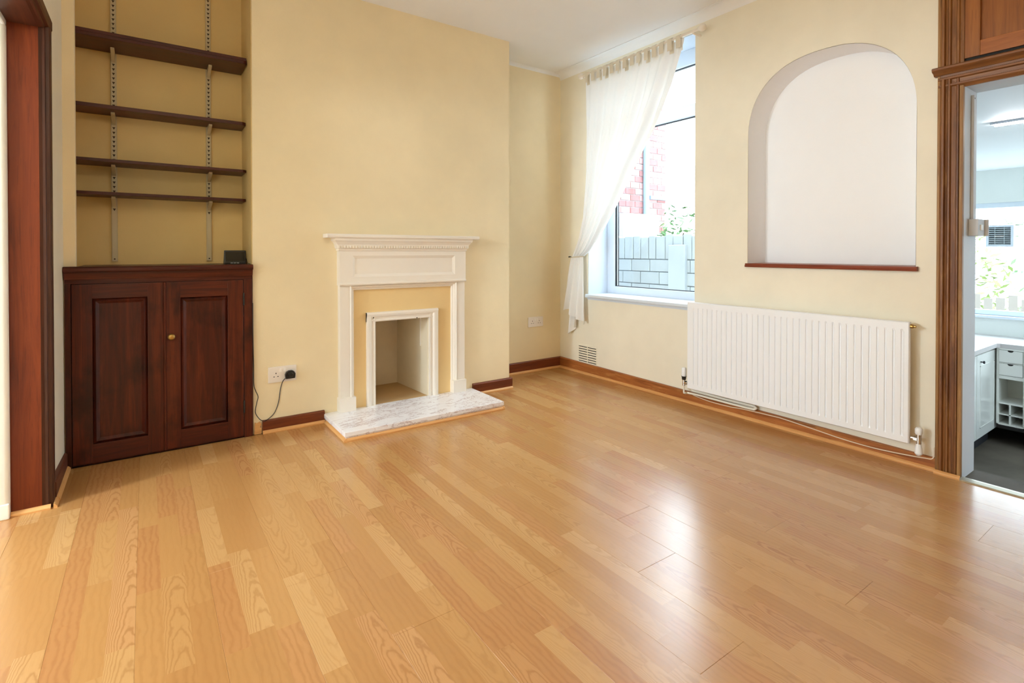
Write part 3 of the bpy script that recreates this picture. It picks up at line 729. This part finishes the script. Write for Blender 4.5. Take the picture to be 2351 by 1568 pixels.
def spline(pts, n=8):
    out = []; P_ = [Vector(p) for p in pts]; P_ = [P_[0]] + P_ + [P_[-1]]
    for i in range(1, len(P_) - 2):
        for k_ in range(n):
            t_ = k_ / n; a, b, c_, d_ = P_[i - 1:i + 3]
            out.append(.5 * ((2 * b) + (c_ - a) * t_ + (2 * a - 5 * b + 4 * c_ - d_) * t_ ** 2 + (3 * b - a - 3 * c_ + d_) * t_ ** 3))
    out.append(P_[-2]); return out
obj('cable', MB().tube(spline([(.668, BY - .022, .304), (.652, BY - .012, .285), (.640, BY - .005, .24), (.632, BY - .004, .18), (.622, BY - .004, .14), (.606, BY - .004, .105), (.585, BY - .006, .085), (.565, BY - .02, .078), (.548, BY - .024, .072)]), .0022, 6), M['black'], pg, smooth=True)
obj('cable', MB().tube(spline([(.545, BY - .024, .074), (.525, BY - .016, .09), (.505, BY - .018, .13), (.512, BY - .016, .18), (.520, BY - .012, .215), (.508, BY - .012, .25), (.498, BY - .018, .29), (.4965, BY - .022, .40), (.494, BY - .022, .55), (.4935, BY - .022, .75)]), .0022, 6), M['black'], pg, smooth=True)
tag(obj('broken_skirting_end', MB().prism([(.500, 0), (.537, 0), (.540, .03), (.530, .04), (.538, .055), (.528, .07), (.515, .062), (.505, .068)], 1, BY - .008, BY), M['bead_x']), 'chipped bare plaster beside the cupboard at the end of the skirting', 'plaster')

# ------------------------------------------------------------------ curtain and pole
PXc, PZ = 2.985, 2.50
cp = thing('curtain_pole', 'thin white curtain pole with ball finials above the window', 'curtain pole', (PXc, 2.68, PZ))
obj('pole', MB().tube([(PXc, 2.12, PZ), (PXc, 3.235, PZ)], .0095, 12), M['white'], cp, smooth=True)
for y, s in ((2.112, -1), (3.238, 1)):
    prof = [(.010, -.012), (.013, -.006)] + [(.025 * math.sin(a), .019 - .025 * math.cos(a)) for a in [math.pi * k_ / 12 for k_ in range(3, 13)]]
    obj('finial', MB().lathe([(max(r, .0008), s * h) for r, h in prof], (PXc, y, PZ), 'y', 20), M['white'], cp, smooth='all')
for y in (2.165, 3.228): obj('pole_bracket', MB().tube([(PXc, y, PZ - .012), (PXc + .03, y, PZ - .015), (WX + .01, y, PZ - .012)], .008, 8), M['white'], cp, smooth=True)
ct = thing('curtain', 'sheer white tab-top curtain swept aside and tied back at the left of the window', 'curtain', (3.0, 3.0, .33))
def bez(p, t): 
    a, b, c_, d_ = p; s = 1 - t
    return a * s ** 3 + 3 * b * s * s * t + 3 * c_ * s * t * t + d_ * t ** 3
NU, NV = 150, 60
def interp(tab, z):
    for (z0, y0_), (z1, y1_) in zip(tab, tab[1:]):
        if z <= z0 and z >= z1: f_ = (z0 - z) / (z0 - z1); return y0_ + (y1_ - y0_) * f_
    return tab[-1][1] if z < tab[-1][0] else tab[0][1]
LT = [(2.47, 3.214), (2.04, 3.216), (1.61, 3.236), (1.32, 3.262), (1.14, 3.318), (.995, 3.396)]
RT = [(2.47, 2.245), (2.209, 2.349), (1.937, 2.50), (1.651, 2.704), (1.433, 2.845), (1.204, 3.03), (1.05, 3.17), (.995, 3.262)]
rows = []
for j in range(NV + 1):
    v = j / NV; z = 2.488 + (.995 - 2.488) * v
    yl, yr = interp(LT, z), interp(RT, z)
    row = []
    for i in range(NU + 1):
        u = i / NU
        # cloth gathers towards the left edge near the top, and folds fan out of the tie
        uu = u ** (1.0 + .15 * v)
        y = yl + (yr - yl) * uu
        amp = .010 + .022 * math.sin(math.pi * min(1, v * 1.0)) + .006 * v
        fold = math.sin(u * 2 * math.pi * 9 + .6 * math.sin(u * 9) + v * 1.2) * .6 + math.sin(u * 2 * math.pi * 4.3 + 1.3 + v * .8) * (.55 + .6 * v)
        amp *= (.35 + .65 * u)
        x = PXc + .012 + amp * fold + .02 * v
        zz = z + .03 * math.sin(math.pi * v) * 0
        row.append((x, y, zz))
    rows.append(row)
obj('drape', MB().grid(rows), M['curtain'], ct, smooth='all', recalc=False)
# header band and tabs looped over the pole
nt_ = 14
for i in range(nt_):
    u = (i + .25) / nt_; u2 = (i + .80) / nt_
    ya = 3.214 + (2.245 - 3.214) * u; yb = 3.214 + (2.245 - 3.214) * u2
    jx = .004 * math.sin(i * 2.1)
    path = [(PXc - .012 + jx, PZ - .075), (PXc - .013 + jx, PZ - .03), (PXc - .012, PZ), (PXc - .008, PZ + .010), (PXc, PZ + .0125), (PXc + .008, PZ + .010), (PXc + .012, PZ), (PXc + .014 + jx, PZ - .035), (PXc + .013 + jx, PZ - .09)]
    obj('tab', MB().grid([[(x, ya, z), (x, yb, z)] for x, z in path]), M['tab'], ct, smooth='all')
# tail below the tie: three overlapping lobes of cloth
def lobe(y0a, y0b, y1a, y1b, z1a, z1b, xo, nf, ph):
    rows = []
    for j in range(25):
        v = j / 24; row = []
        for i in range(31):
            u = i / 30; e = v ** .8
            ya = y0a + (y1a - y0a) * e; yb = y0b + (y1b - y0b) * e
            zb = z1a + (z1b - z1a) * u - .012 * math.sin(u * math.pi * 2)
            z = .998 + (zb - .998) * v
            x = 3.012 + xo * math.sin(math.pi * min(1, v * 1.3) / 2) + (.008 + .020 * v) * math.sin(u * math.pi * 2 * nf + ph + v)
            row.append((x, ya + (yb - ya) * u, z))
        rows.append(row)
    return MB().grid(rows)
obj('tail_fold', lobe(3.405, 3.345, 3.505, 3.415, .545, .520, -.012, 1.2, .3), M['curtain'], ct, smooth='all', recalc=False)
obj('tail_fold', lobe(3.385, 3.315, 3.465, 3.355, .325, .385, .016, 1.4, 1.2), M['curtain'], ct, smooth='all', recalc=False)
obj('tail_fold', lobe(3.345, 3.262, 3.405, 3.228, .52, .425, -.020, 2.0, 2.2), M['curtain'], ct, smooth='all', recalc=False)
tb = thing('curtain_tieback', 'dark hook and cord holding the gathered curtain to the wall', 'tieback', (3.03, 3.4, .985))
obj('hook', MB().tube([(WX, 3.425, .99), (3.035, 3.425, .99), (3.022, 3.43, .992), (3.018, 3.445, .992)], .006, 8), M['hole'], tb, smooth=True)
obj('rosette', MB().lathe([(.012, 0), (.012, -.006), (.006, -.010)], (WX, 3.425, .99), 'x', 12), M['hole'], tb, smooth=True)
ring = [(3.014 + .026 * math.cos(a) - .004, 3.335 + .088 * math.sin(a), .992 - .006 * math.sin(a)) for a in [2 * math.pi * k_ / 28 for k_ in range(29)]]
obj('cord', MB().tube(ring, .003, 6), M['rail'], tb, smooth=True)

# ------------------------------------------------------------------ vent, niche sill, radiator
av = thing('air_vent', 'white louvred air vent grille low on the wall below the window', 'vent', (WX, 3.257, .088))
obj('vent_plate', B(WX - .003, WX + .0, 3.143, 3.371, .085, .248), M['wall_pale'], av, bev=.001)
for c0, c1 in ((3.262, 3.362), (3.152, 3.252)):
    for r_ in range(7):
        z = .100 + r_ * .0205
        obj('louvre_slot', B(WX - .0038, WX - .0028, c0, c1, z, z + .007), M['hole'], av)
        obj('louvre', MB().prism([(WX - .003, z + .006), (WX - .008, z + .008), (WX - .008, z + .0105), (WX - .003, z + .012)], 1, c0, c1), M['wall_pale'], av)
tag(obj('niche_sill', MB().prism([(WX - .024, .944), (WX - .026, .950), (WX - .022, .958), (WX - .02, .966), (3.262, .968), (3.262, .944)], 1, .945, 1.828), M['sillwood'], bev=.001), 'red-brown wooden sill at the foot of the arched niche', 'sill')

ra = thing('radiator', 'long white ribbed panel radiator on the wall under the niche', 'radiator', (3.0, 1.58, .12))
RY0, RY1, RZa, RZb, RXF = .953, 2.205, .118, .702, 2.983
cols = []; ng = 35; pitch = (RY1 - RY0 - .05) / ng
cols += [(RY0, .006), (RY0 + .004, 0), (RY0 + .020, 0)]
for i in range(ng):
    y = RY0 + .025 + i * pitch
    cols += [(y + .003, 1), (y + .0075, 1), (y + .0105, 0), (y + pitch - .0005, 0)]
cols += [(RY1 - .020, 0), (RY1 - .004, 0), (RY1, .006)]
zr = [(RZa, .006, 0), (RZa + .004, 0, 0), (RZa + .03, 0, 0), (RZa + .042, 0, 1), (RZb - .048, 0, 1), (RZb - .036, 0, 0), (RZb - .004, 0, 0), (RZb, .006, 0)]
rows = []
for z, rim, g in zr:
    rows.append([(RXF + max(rim, (d if d < .5 else 0), (.006 * g if d >= .5 else 0)), y, z) for y, d in cols])
m_ = MB().grid(rows); obj('front_panel', m_, M['radiator'], ra, recalc=False)
obj('panel_body', B(RXF + .0062, RXF + .022, RY0 + .0, RY1 - .0, RZa, RZb), M['radiator'], ra, bev=.004)
fl = MB()
for y in (RY0 + .15, RY1 - .15): obj('wall_bracket', B(RXF + .022, WX - .001, y - .02, y + .02, .2, .62), M['radiator'], ra)
obj('bleed_plug', MB().lathe([(.010, 0), (.010, -.010), (.006, -.014), (.006, -.022)], (RXF + .014, RY0, .682), 'y', 10), M['brass'], ra, smooth=True)
def valve(y, s, trv):
    v = obj('valve', MB().tube([(RXF + .014, y - s * .03, .150), (RXF + .014, y, .150)], .009, 10).tube([(RXF + .014, y, .128), (RXF + .014, y, .172)], .0105, 10).lathe([(.013, -.010), (.013, .004)], (RXF + .014, y - s * .014, .150), 'y', 6), M['chrome'], ra, smooth=True)
    if trv:
        obj('valve_collar', MB().lathe([(.017, 0), (.015, .006), (.013, .024)][::-1] if False else [(.013, 0), (.015, .018), (.018, .024)], (RXF + .014, y, .168), 'z', 14), M['black'], v, smooth=True)
        obj('valve_cap', MB().lathe([(.0145, 0), (.0155, .004), (.0155, .052), (.012, .058)], (RXF + .014, y, .192), 'z', 14), M['radiator'], v, smooth=True)
        obj('tail_pipe', MB().tube([(RXF + .014, y, .130), (RXF + .014, y, .083), (RXF + .02, y - .01, .078)], .006, 8), M['pipe'], v, smooth=True)
    else:
        obj('valve_cap', MB().lathe([(.012, 0), (.015, .006), (.015, .026), (.009, .034)], (RXF + .014, y, .172), 'z', 14), M['radiator'], v, smooth=True)
        obj('valve_cap', MB().lathe([(.009, -.055), (.016, -.046), (.014, -.018), (.010, 0)], (RXF + .014, y, .128), 'z', 14), M['radiator'], v, smooth=True)
valve(2.238, 1, True); valve(.918, -1, False)
obj('feed_pipe', MB().tube(spline([(RXF + .014, 2.238, .079), (3.01, 2.236, .074), (3.03, 2.22, .074), (3.032, 2.12, .076), (3.032, 1.93, .075), (3.032, 1.775, .076), (3.033, 1.752, .080), (3.034, 1.746, .087), (3.034, 1.752, .093), (3.035, 1.775, .096), (3.036, 1.93, .094), (3.036, 2.10, .096), (3.036, 2.20, .098)]), .0068, 8), M['pipe'], ra, smooth=True)
tag(obj('phone_cable', MB().tube(spline([(3.046, 2.21, .068), (3.0435, 2.18, .061), (3.0435, 2.064, .050), (3.0435, 1.92, .051), (3.0435, 1.83, .058), (3.0435, 1.64, .063), (3.0435, 1.58, .062), (3.0435, 1.44, .052), (3.0435, 1.28, .039), (3.0435, 1.134, .035), (3.0435, 1.0, .043), (3.046, .91, .052), (3.05, .878, .06), (3.055, .874, .11)]), .0028, 6), M['cable'], smooth=True),
    'thin white cable drooping along the skirting beneath the radiator', 'cable')

# ------------------------------------------------------------------ kitchen, four steps down beyond the doorway
KZ, KX = -.73, 7.0
struct(obj('floor_kitchen', B(3.0, KX + .2, -2.0, 2.2, KZ - .1, KZ), M['kfloor']))
for i in range(3): struct(obj('kitchen_step', B(3.09, 3.27 + .24 * (i + 1), -.3, 1.0, KZ, -.182 * (i + 1)), M['kfloor']))
struct(obj('kitchen_step', B(3.0, 3.27, -.3, 1.0, KZ, -.012), M['kfloor']))
struct(obj('ceiling_kitchen', MB().box(3.336, KX + .2, -2.0, 2.2, 1.86, 1.96).box(3.255, 3.336, -2.0, .86, 1.86, 1.96), M['kceil']))
struct(obj('wall_kitchen_left', B(3.3, KX + .2, 1.98, 2.15, KZ, 1.9), M['kwall']))
struct(obj('wall_kitchen_right', MB().box(3.2, 4.5, -2.1, -1.9, KZ, 1.9).box(6.2, KX + .2, -2.1, -1.9, KZ, 1.9).box(4.5, 6.2, -2.1, -1.9, KZ, .2).box(4.5, 6.2, -2.1, -1.9, 1.5, 1.9), M['kwall']))
w4 = sempty('added_fill_window', (5.35, -2.0, .2))  # window added in the unseen side wall to brighten the kitchen
for a_, b_ in ((4.5, 4.56), (5.32, 5.38), (6.14, 6.2)): obj('window_frame', B(a_, b_, -2.03, -1.97, .2, 1.5), M['upvc'], w4)
for a_, b_ in ((.2, .26), (1.44, 1.5)): obj('window_frame', B(4.56, 6.14, -2.03, -1.97, a_, b_), M['upvc'], w4)
for a_, b_ in ((4.56, 5.32), (5.38, 6.14)): obj('pane', B(a_, b_, -2.002, -1.998, .26, 1.44), M['glass'], w4)
struct(obj('wall_kitchen_near', MB().box(3.25, 3.33, NY - .9, -.03, KZ, 1.9).box(3.331, 3.40, .865, 2.1, KZ, 1.9).box(3.251, 3.331, .811, .865, KZ, 1.9), M['kgrey']))
KY0, KY1, KW0, KW1 = .05, 1.86, .395, 1.53
kw = MB().box(KX, KX + .2, -2, KY0, KZ, 1.9).box(KX, KX + .2, KY1, 2.2, KZ, 1.9).box(KX, KX + .2, KY0, KY1, KZ, KW0).box(KX, KX + .2, KY0, KY1, KW1, 1.9)
struct(obj('wall_kitchen_window', kw, M['kwall']))
w2 = sempty('window_2', (KX + .05, .95, KW0))
for a, b in ((KY0, KY0 + .05), (KY1 - .05, KY1), (.60, .65)): obj('window_frame', B(KX + .03, KX + .09, a, b, KW0, KW1), M['upvc'], w2, bev=.004)
obj('bottom_rail', B(KX + .03, KX + .09, KY0, KY1, KW0, KW0 + .05), M['upvc'], w2, bev=.004)
obj('top_rail', B(KX + .03, KX + .09, KY0, KY1, KW1 - .05, KW1), M['upvc'], w2, bev=.004)
g = obj('pane', B(KX + .058, KX + .062, .65, KY1 - .05, KW0 + .05, KW1 - .05), M['glass'], w2)
obj('opening_light_edge', B(KX + .05, KX + .056, .65, 1.47, 1.298, 1.303), M['gasket'], g)
obj('opening_light_edge', B(KX + .05, KX + .056, 1.362, 1.366, 1.14, 1.298), M['fan'], g)
obj('pane', B(KX + .058, KX + .062, KY0 + .05, .60, KW0 + .05, KW1 - .05), M['glass'], w2)
obj('window_sill', B(KX - .06, KX + .04, KY0 - .03, KY1 + .03, KW0 - .025, KW0), M['upvc'], w2, bev=.003)
# extractor fan in the pane
ef = thing('extractor_fan', 'grey louvred extractor fan set in the kitchen window', 'fan', (KX + .03, 1.495, 1.09))
obj('fan_surround', MB().box(KX + .022, KX + .05, 1.39, 1.60, 1.085, 1.105).box(KX + .022, KX + .05, 1.39, 1.60, 1.283, 1.303).box(KX + .022, KX + .05, 1.39, 1.412, 1.105, 1.283).box(KX + .022, KX + .05, 1.578, 1.60, 1.105, 1.283), M['upvc'], ef, bev=.002)
obj('fan_back', B(KX + .044, KX + .05, 1.41, 1.58, 1.10, 1.285), M['gasket'], ef)
for i in range(9):
    z = 1.108 + i * .0197; obj('louvre', MB().prism([(KX + .026, z), (KX + .044, z + .008), (KX + .044, z + .013), (KX + .026, z + .008)], 1, 1.412, 1.578), M['fan'], ef)
for y in (1.46, 1.53): obj('rib', B(KX + .024, KX + .03, y - .002, y + .002, 1.105, 1.283), M['fan'], ef)
obj('name_bar', B(KX + .02, KX + .026, 1.462, 1.532, 1.188, 1.196), M['sockwhite'], ef)
# ceiling batten light
bt = thing('batten_light', 'slim white strip light fixed to the kitchen ceiling', 'light', (4.43, .8, 1.83))
obj('batten_body', B(4.415, 4.445, .30, .99, 1.845, 1.86), M['upvc'], bt, bev=.002)
obj('tube', MB().tube([(4.43, .32, 1.84), (4.43, .97, 1.84)], .008, 12), emit('strip_light_glow', (.95, .98, 1), KITCHEN_LAMP), bt, smooth=True)
# left run: cabinet with panelled door, filler, worktop
CY, CF = 1.37, 6.40
wt = MB().prism([(3.9, CY), (CF - .02, CY), (CF, CY - .02), (CF, -1.5), (KX, -1.5), (KX, 1.98), (3.9, 1.98)], 2, .157, .197)
tag(obj('worktop', wt, M['ktop'], bev=.002), 'pale grey L-shaped kitchen worktop under the window', 'worktop')
def kcab(name, label, x0, x1, door=True):
    t = thing(name, label, 'cabinet', ((x0 + x1) / 2, 1.68, KZ), 'kitchen base cabinets')
    obj('body', B(x0, x1, CY + .042, 1.97, KZ + .13, .155), M['kunit'], t)
    obj('plinth', B(x0, x1, CY + .08, CY + .095, KZ, KZ + .13), M['gasket'], t)
    d = obj('door', B(x0 + .003, x1 - .003, CY + .02, CY + .04, KZ + .135, .135), M['kunit'], t, bev=.002)
    f = MB()
    for a, b, c_, e in ((x0 + .09, x1 - .09, -.512, -.504), (x0 + .09, x1 - .09, .03, .038), (x0 + .09, x0 + .098, -.512, .038), (x1 - .098, x1 - .09, -.512, .038)): f.box(a, b, CY + .017, CY + .021, c_, e)
    obj('panel_moulding', f, M['kunit'], d)
    obj('knob', MB().lathe([(.005, 0), (.005, -.016), (.013, -.02), (.013, -.028), (.004, -.031)], (x0 + .1, CY + .02, .072), 'y', 12), M['gasket'], d, smooth=True)
    return t
kcab('kitchen_cabinet', 'white panelled base cabinet with black knob in the kitchen corner', 5.885, 6.485)
kcab('kitchen_cabinet', 'white base cabinet mostly hidden behind the kitchen door jamb', 5.28, 5.88)
# back run: drawer unit with open shelf and cubbies
du = thing('drawer_unit', 'white kitchen unit with two small drawers above open shelf and cubbyholes', 'cabinet', (6.7, 1.28, KZ))
U0, U1 = 1.195, 1.365
obj('side_panel', B(CF + .0, KX, U0 - .018, U0, KZ + .19, .155), M['kunit'], du); obj('side_panel', B(CF + .01, KX, U1 - .006, U1 + .012, KZ + .19, .155), M['kunit'], du)
obj('back_panel', B(CF + .30, CF + .31, U0, U1, KZ + .19, .155), M['kshelf'], du)
for z0, z1 in ((.143, .156), (.020, .026), (-.122, -.092), (-.352, -.338), (-.452, -.442), (-.545, -.530)): obj('shelf', B(CF + .002, CF + .30, U0, U1 - .006, z0, z1), M['kunit'], du)
obj('divider', B(CF + .002, CF + .30, 1.276, 1.288, -.531, -.351), M['kunit'], du)
for z0, z1 in ((.030, .140), (-.088, .018)):
    dd = obj('drawer_front', B(CF - .004, CF + .014, U0 + .003, U1 - .009, z0, z1), M['kunit'], du, bev=.0015)
    hp_ = [(1.279 + .020 * math.cos(a), z1 + .001 - .016 * math.sin(a)) for a in [math.pi * k_ / 10 for k_ in range(11)]]
    obj('finger_cutout', MB().prism(hp_, 0, CF - .0055, CF - .0035), M['hole'], dd)
ep = thing('end_panel', 'tall white end panel beside the kitchen drawer unit', 'panel', (6.7, 1.18, KZ))
obj('panel_face', B(CF - .01, KX, 1.155, 1.176, KZ, .155), M['kunit'], ep); obj('panel_lip', B(CF - .014, CF - .01, 1.14, 1.178, KZ, .155), M['kunit'], ep)

# ------------------------------------------------------------------ yard outside the window
struct(obj('ground', B(3.4, 30, 2.15, 30, -.5, -.3), M['pavé']))
struct(obj('ground_garden', B(7.2, 40, -20, 2.15, -1.0, -.62), M['pavé']))
GX = 5.2
gw = thing('garden_wall', 'white painted block wall across the yard outside the window', 'wall', (GX, 4.4, -.3))
obj('mortar_core', B(GX + .012, GX + .10, 3.2, 5.6, -.3, 1.125), M['mortar_w'], gw)
zc = -.3; r_ = 0
while zc < .86:
    h = .155; y = 3.2 + (.0 if r_ % 2 else -.15)
    while y < 5.6:
        a, b = max(y, 3.2), min(y + .30, 5.6)
        if b - a > .06 and b > 3.55: obj('block', B(GX - random.uniform(0, .008), GX + .09, a + .004, b - .004, zc + .004, zc + h - .004), M['blockw'], gw, bev=.006, segs=1)
        y += .30
    zc += h; r_ += 1
y = 3.2
while y < 5.6:
    wd = random.uniform(.10, .15)
    if y > 3.5: obj('coping_block', B(GX - random.uniform(0, .014), GX + .10, y + .004, y + wd - .004, zc + .005, zc + .30 + random.uniform(-.02, .01)), M['blockw'], gw, bev=.006, segs=1)
    y += wd
obj('pier', B(GX - .05, GX + .10, 3.84, 4.08, -.3, 1.12), M['blockw'], gw, bev=.01)
struct(obj('wall_upper_sky_block', B(2.9, 3.4, 2.0, 9.0, CZ + .121, 6.4), M['render_w']))  # unseen storey added to cut the sky light reaching the yard
struct(obj('wall_next_house', B(2.9, 3.4, 4.2, 9.0, -.3, CZ + .12), M['render_w']))
# neighbouring house
HY = 6.0
hs = thing('neighbour_house', 'pink brick neighbouring house with pale band seen through the window', 'house', (7, 6.5, -.3))
obj('house_core', B(4.6, 7.52, HY + .01, 9, -.3, 6.2), M['mortar'], hs)
zc = 1.36; r_ = 0
while zc < 3.5:
    x = 6.15 + (0 if r_ % 2 else -.11)
    while x < 7.50:
        a, b = max(x, 6.15), min(x + .225, 7.52)
        if b - a > .05: obj('brick', B(a + .006, b - .006, HY - .004 - random.uniform(0, .004), HY + .02, zc + .005, zc + .07 - .005 + .03), M['brick' if random.random() < .5 else 'brick2'], hs)
        x += .225
    zc += .105; r_ += 1
obj('render_band', B(4.6, 7.54, HY - .03, HY + .02, -.3, 1.36), M['render_w'], hs)
obj('lean_to', B(5.9, 6.72, HY - .5, HY, -.3, 1.62), M['render_w'], hs)
obj('drainpipe', MB().tube([(6.93, HY - .06, -.3), (6.93, HY - .06, 3.4)], .05, 12), M['drain'], hs, smooth=True)
obj('ledge', B(7.05, 7.62, HY - .06, HY + .02, 1.93, 1.99), M['drain'], hs)
# foliage
def shrub(name, label, c, r, n, mat, group=None, zs=1.0, leaf=.06):
    t = thing(name, label, 'shrub', (c[0], c[1], c[2] - r * zs), group)
    m_ = MB(); rnd = random.Random(hash(label) % 1000 if False else len(label))
    for i in range(n):
        while True:
            p = Vector((rnd.uniform(-1, 1), rnd.uniform(-1, 1), rnd.uniform(-1, 1)))
            if .35 < p.length < 1: break
        p = Vector((p.x * r, p.y * r, p.z * r * zs)) + Vector(c)
        a = Vector((rnd.uniform(-1, 1), rnd.uniform(-1, 1), rnd.uniform(-.6, .6))).normalized(); b = a.cross(Vector((rnd.uniform(-1, 1), rnd.uniform(-1, 1), 1))).normalized()
        L = leaf * rnd.uniform(.6, 1.3)
        m_.add([p - a * L, p + b * L * .35, p + a * L, p - b * L * .35], [(0, 1, 2, 3)])
    o = obj('foliage', m_, mat, t, recalc=False); o['kind'] = 'stuff'
    st = MB()
    for k_ in range(5):
        q = Vector((rnd.uniform(-.5, .5) * r, rnd.uniform(-.5, .5) * r, rnd.uniform(.1, .6) * r * zs)) + Vector(c)
        st.tube([(c[0] + rnd.uniform(-.05, .05), c[1] + rnd.uniform(-.05, .05), c[2] - r * zs), tuple((Vector(c) + q) / 2), tuple(q)], .012, 5)
    obj('stems', st, M['stem'], t)
    return t
shrub('shrub', 'pale green shrub rising behind the white yard wall', (6.3, 4.78, .72), .42, 700, M['leaf'], None, 2.45)
for i, (x, y, z, r, zs, mt, lab) in enumerate([
        (9.75, 2.5, .5, .62, 1.8, 'leaf2', 'tall yellow-green bush in the garden beyond the kitchen window'),
        (10.0, 1.2, .2, .5, 1.64, 'leaf', 'low green bush in the garden beside the red box'),
        (11.6, 3.6, 1.0, .9, 1.8, 'leaf2', 'big pale bush at the back of the garden, left in the kitchen window'),
        (11.9, 1.75, 1.1, .85, 2.02, 'leaf', 'tall pale green bush at the back of the garden behind the fan')]):
    shrub('garden_bush', lab, (x, y, z), r, 500, M[mt], 'bushes in the back garden', zs, .08)
fc = thing('garden_fence', 'weathered low slatted fence among the garden bushes', 'fence', (9.0, 1.5, -.62))
for i in range(12): obj('fence_slat', B(9.0, 9.02, .9 + i * .12, .9 + i * .12 + .085, -.62, .45 + .03 * math.sin(i * 2)), M['fence'], fc)
obj('fence_rail', B(9.02, 9.05, .9, 2.34, .1, .17), M['fence'], fc)
tag(obj('garden_box', B(10.6, 10.8, 1.45, 1.8, -.62, .95), M['red'], bev=.01), 'small red box among the garden bushes outside the kitchen window', 'box')
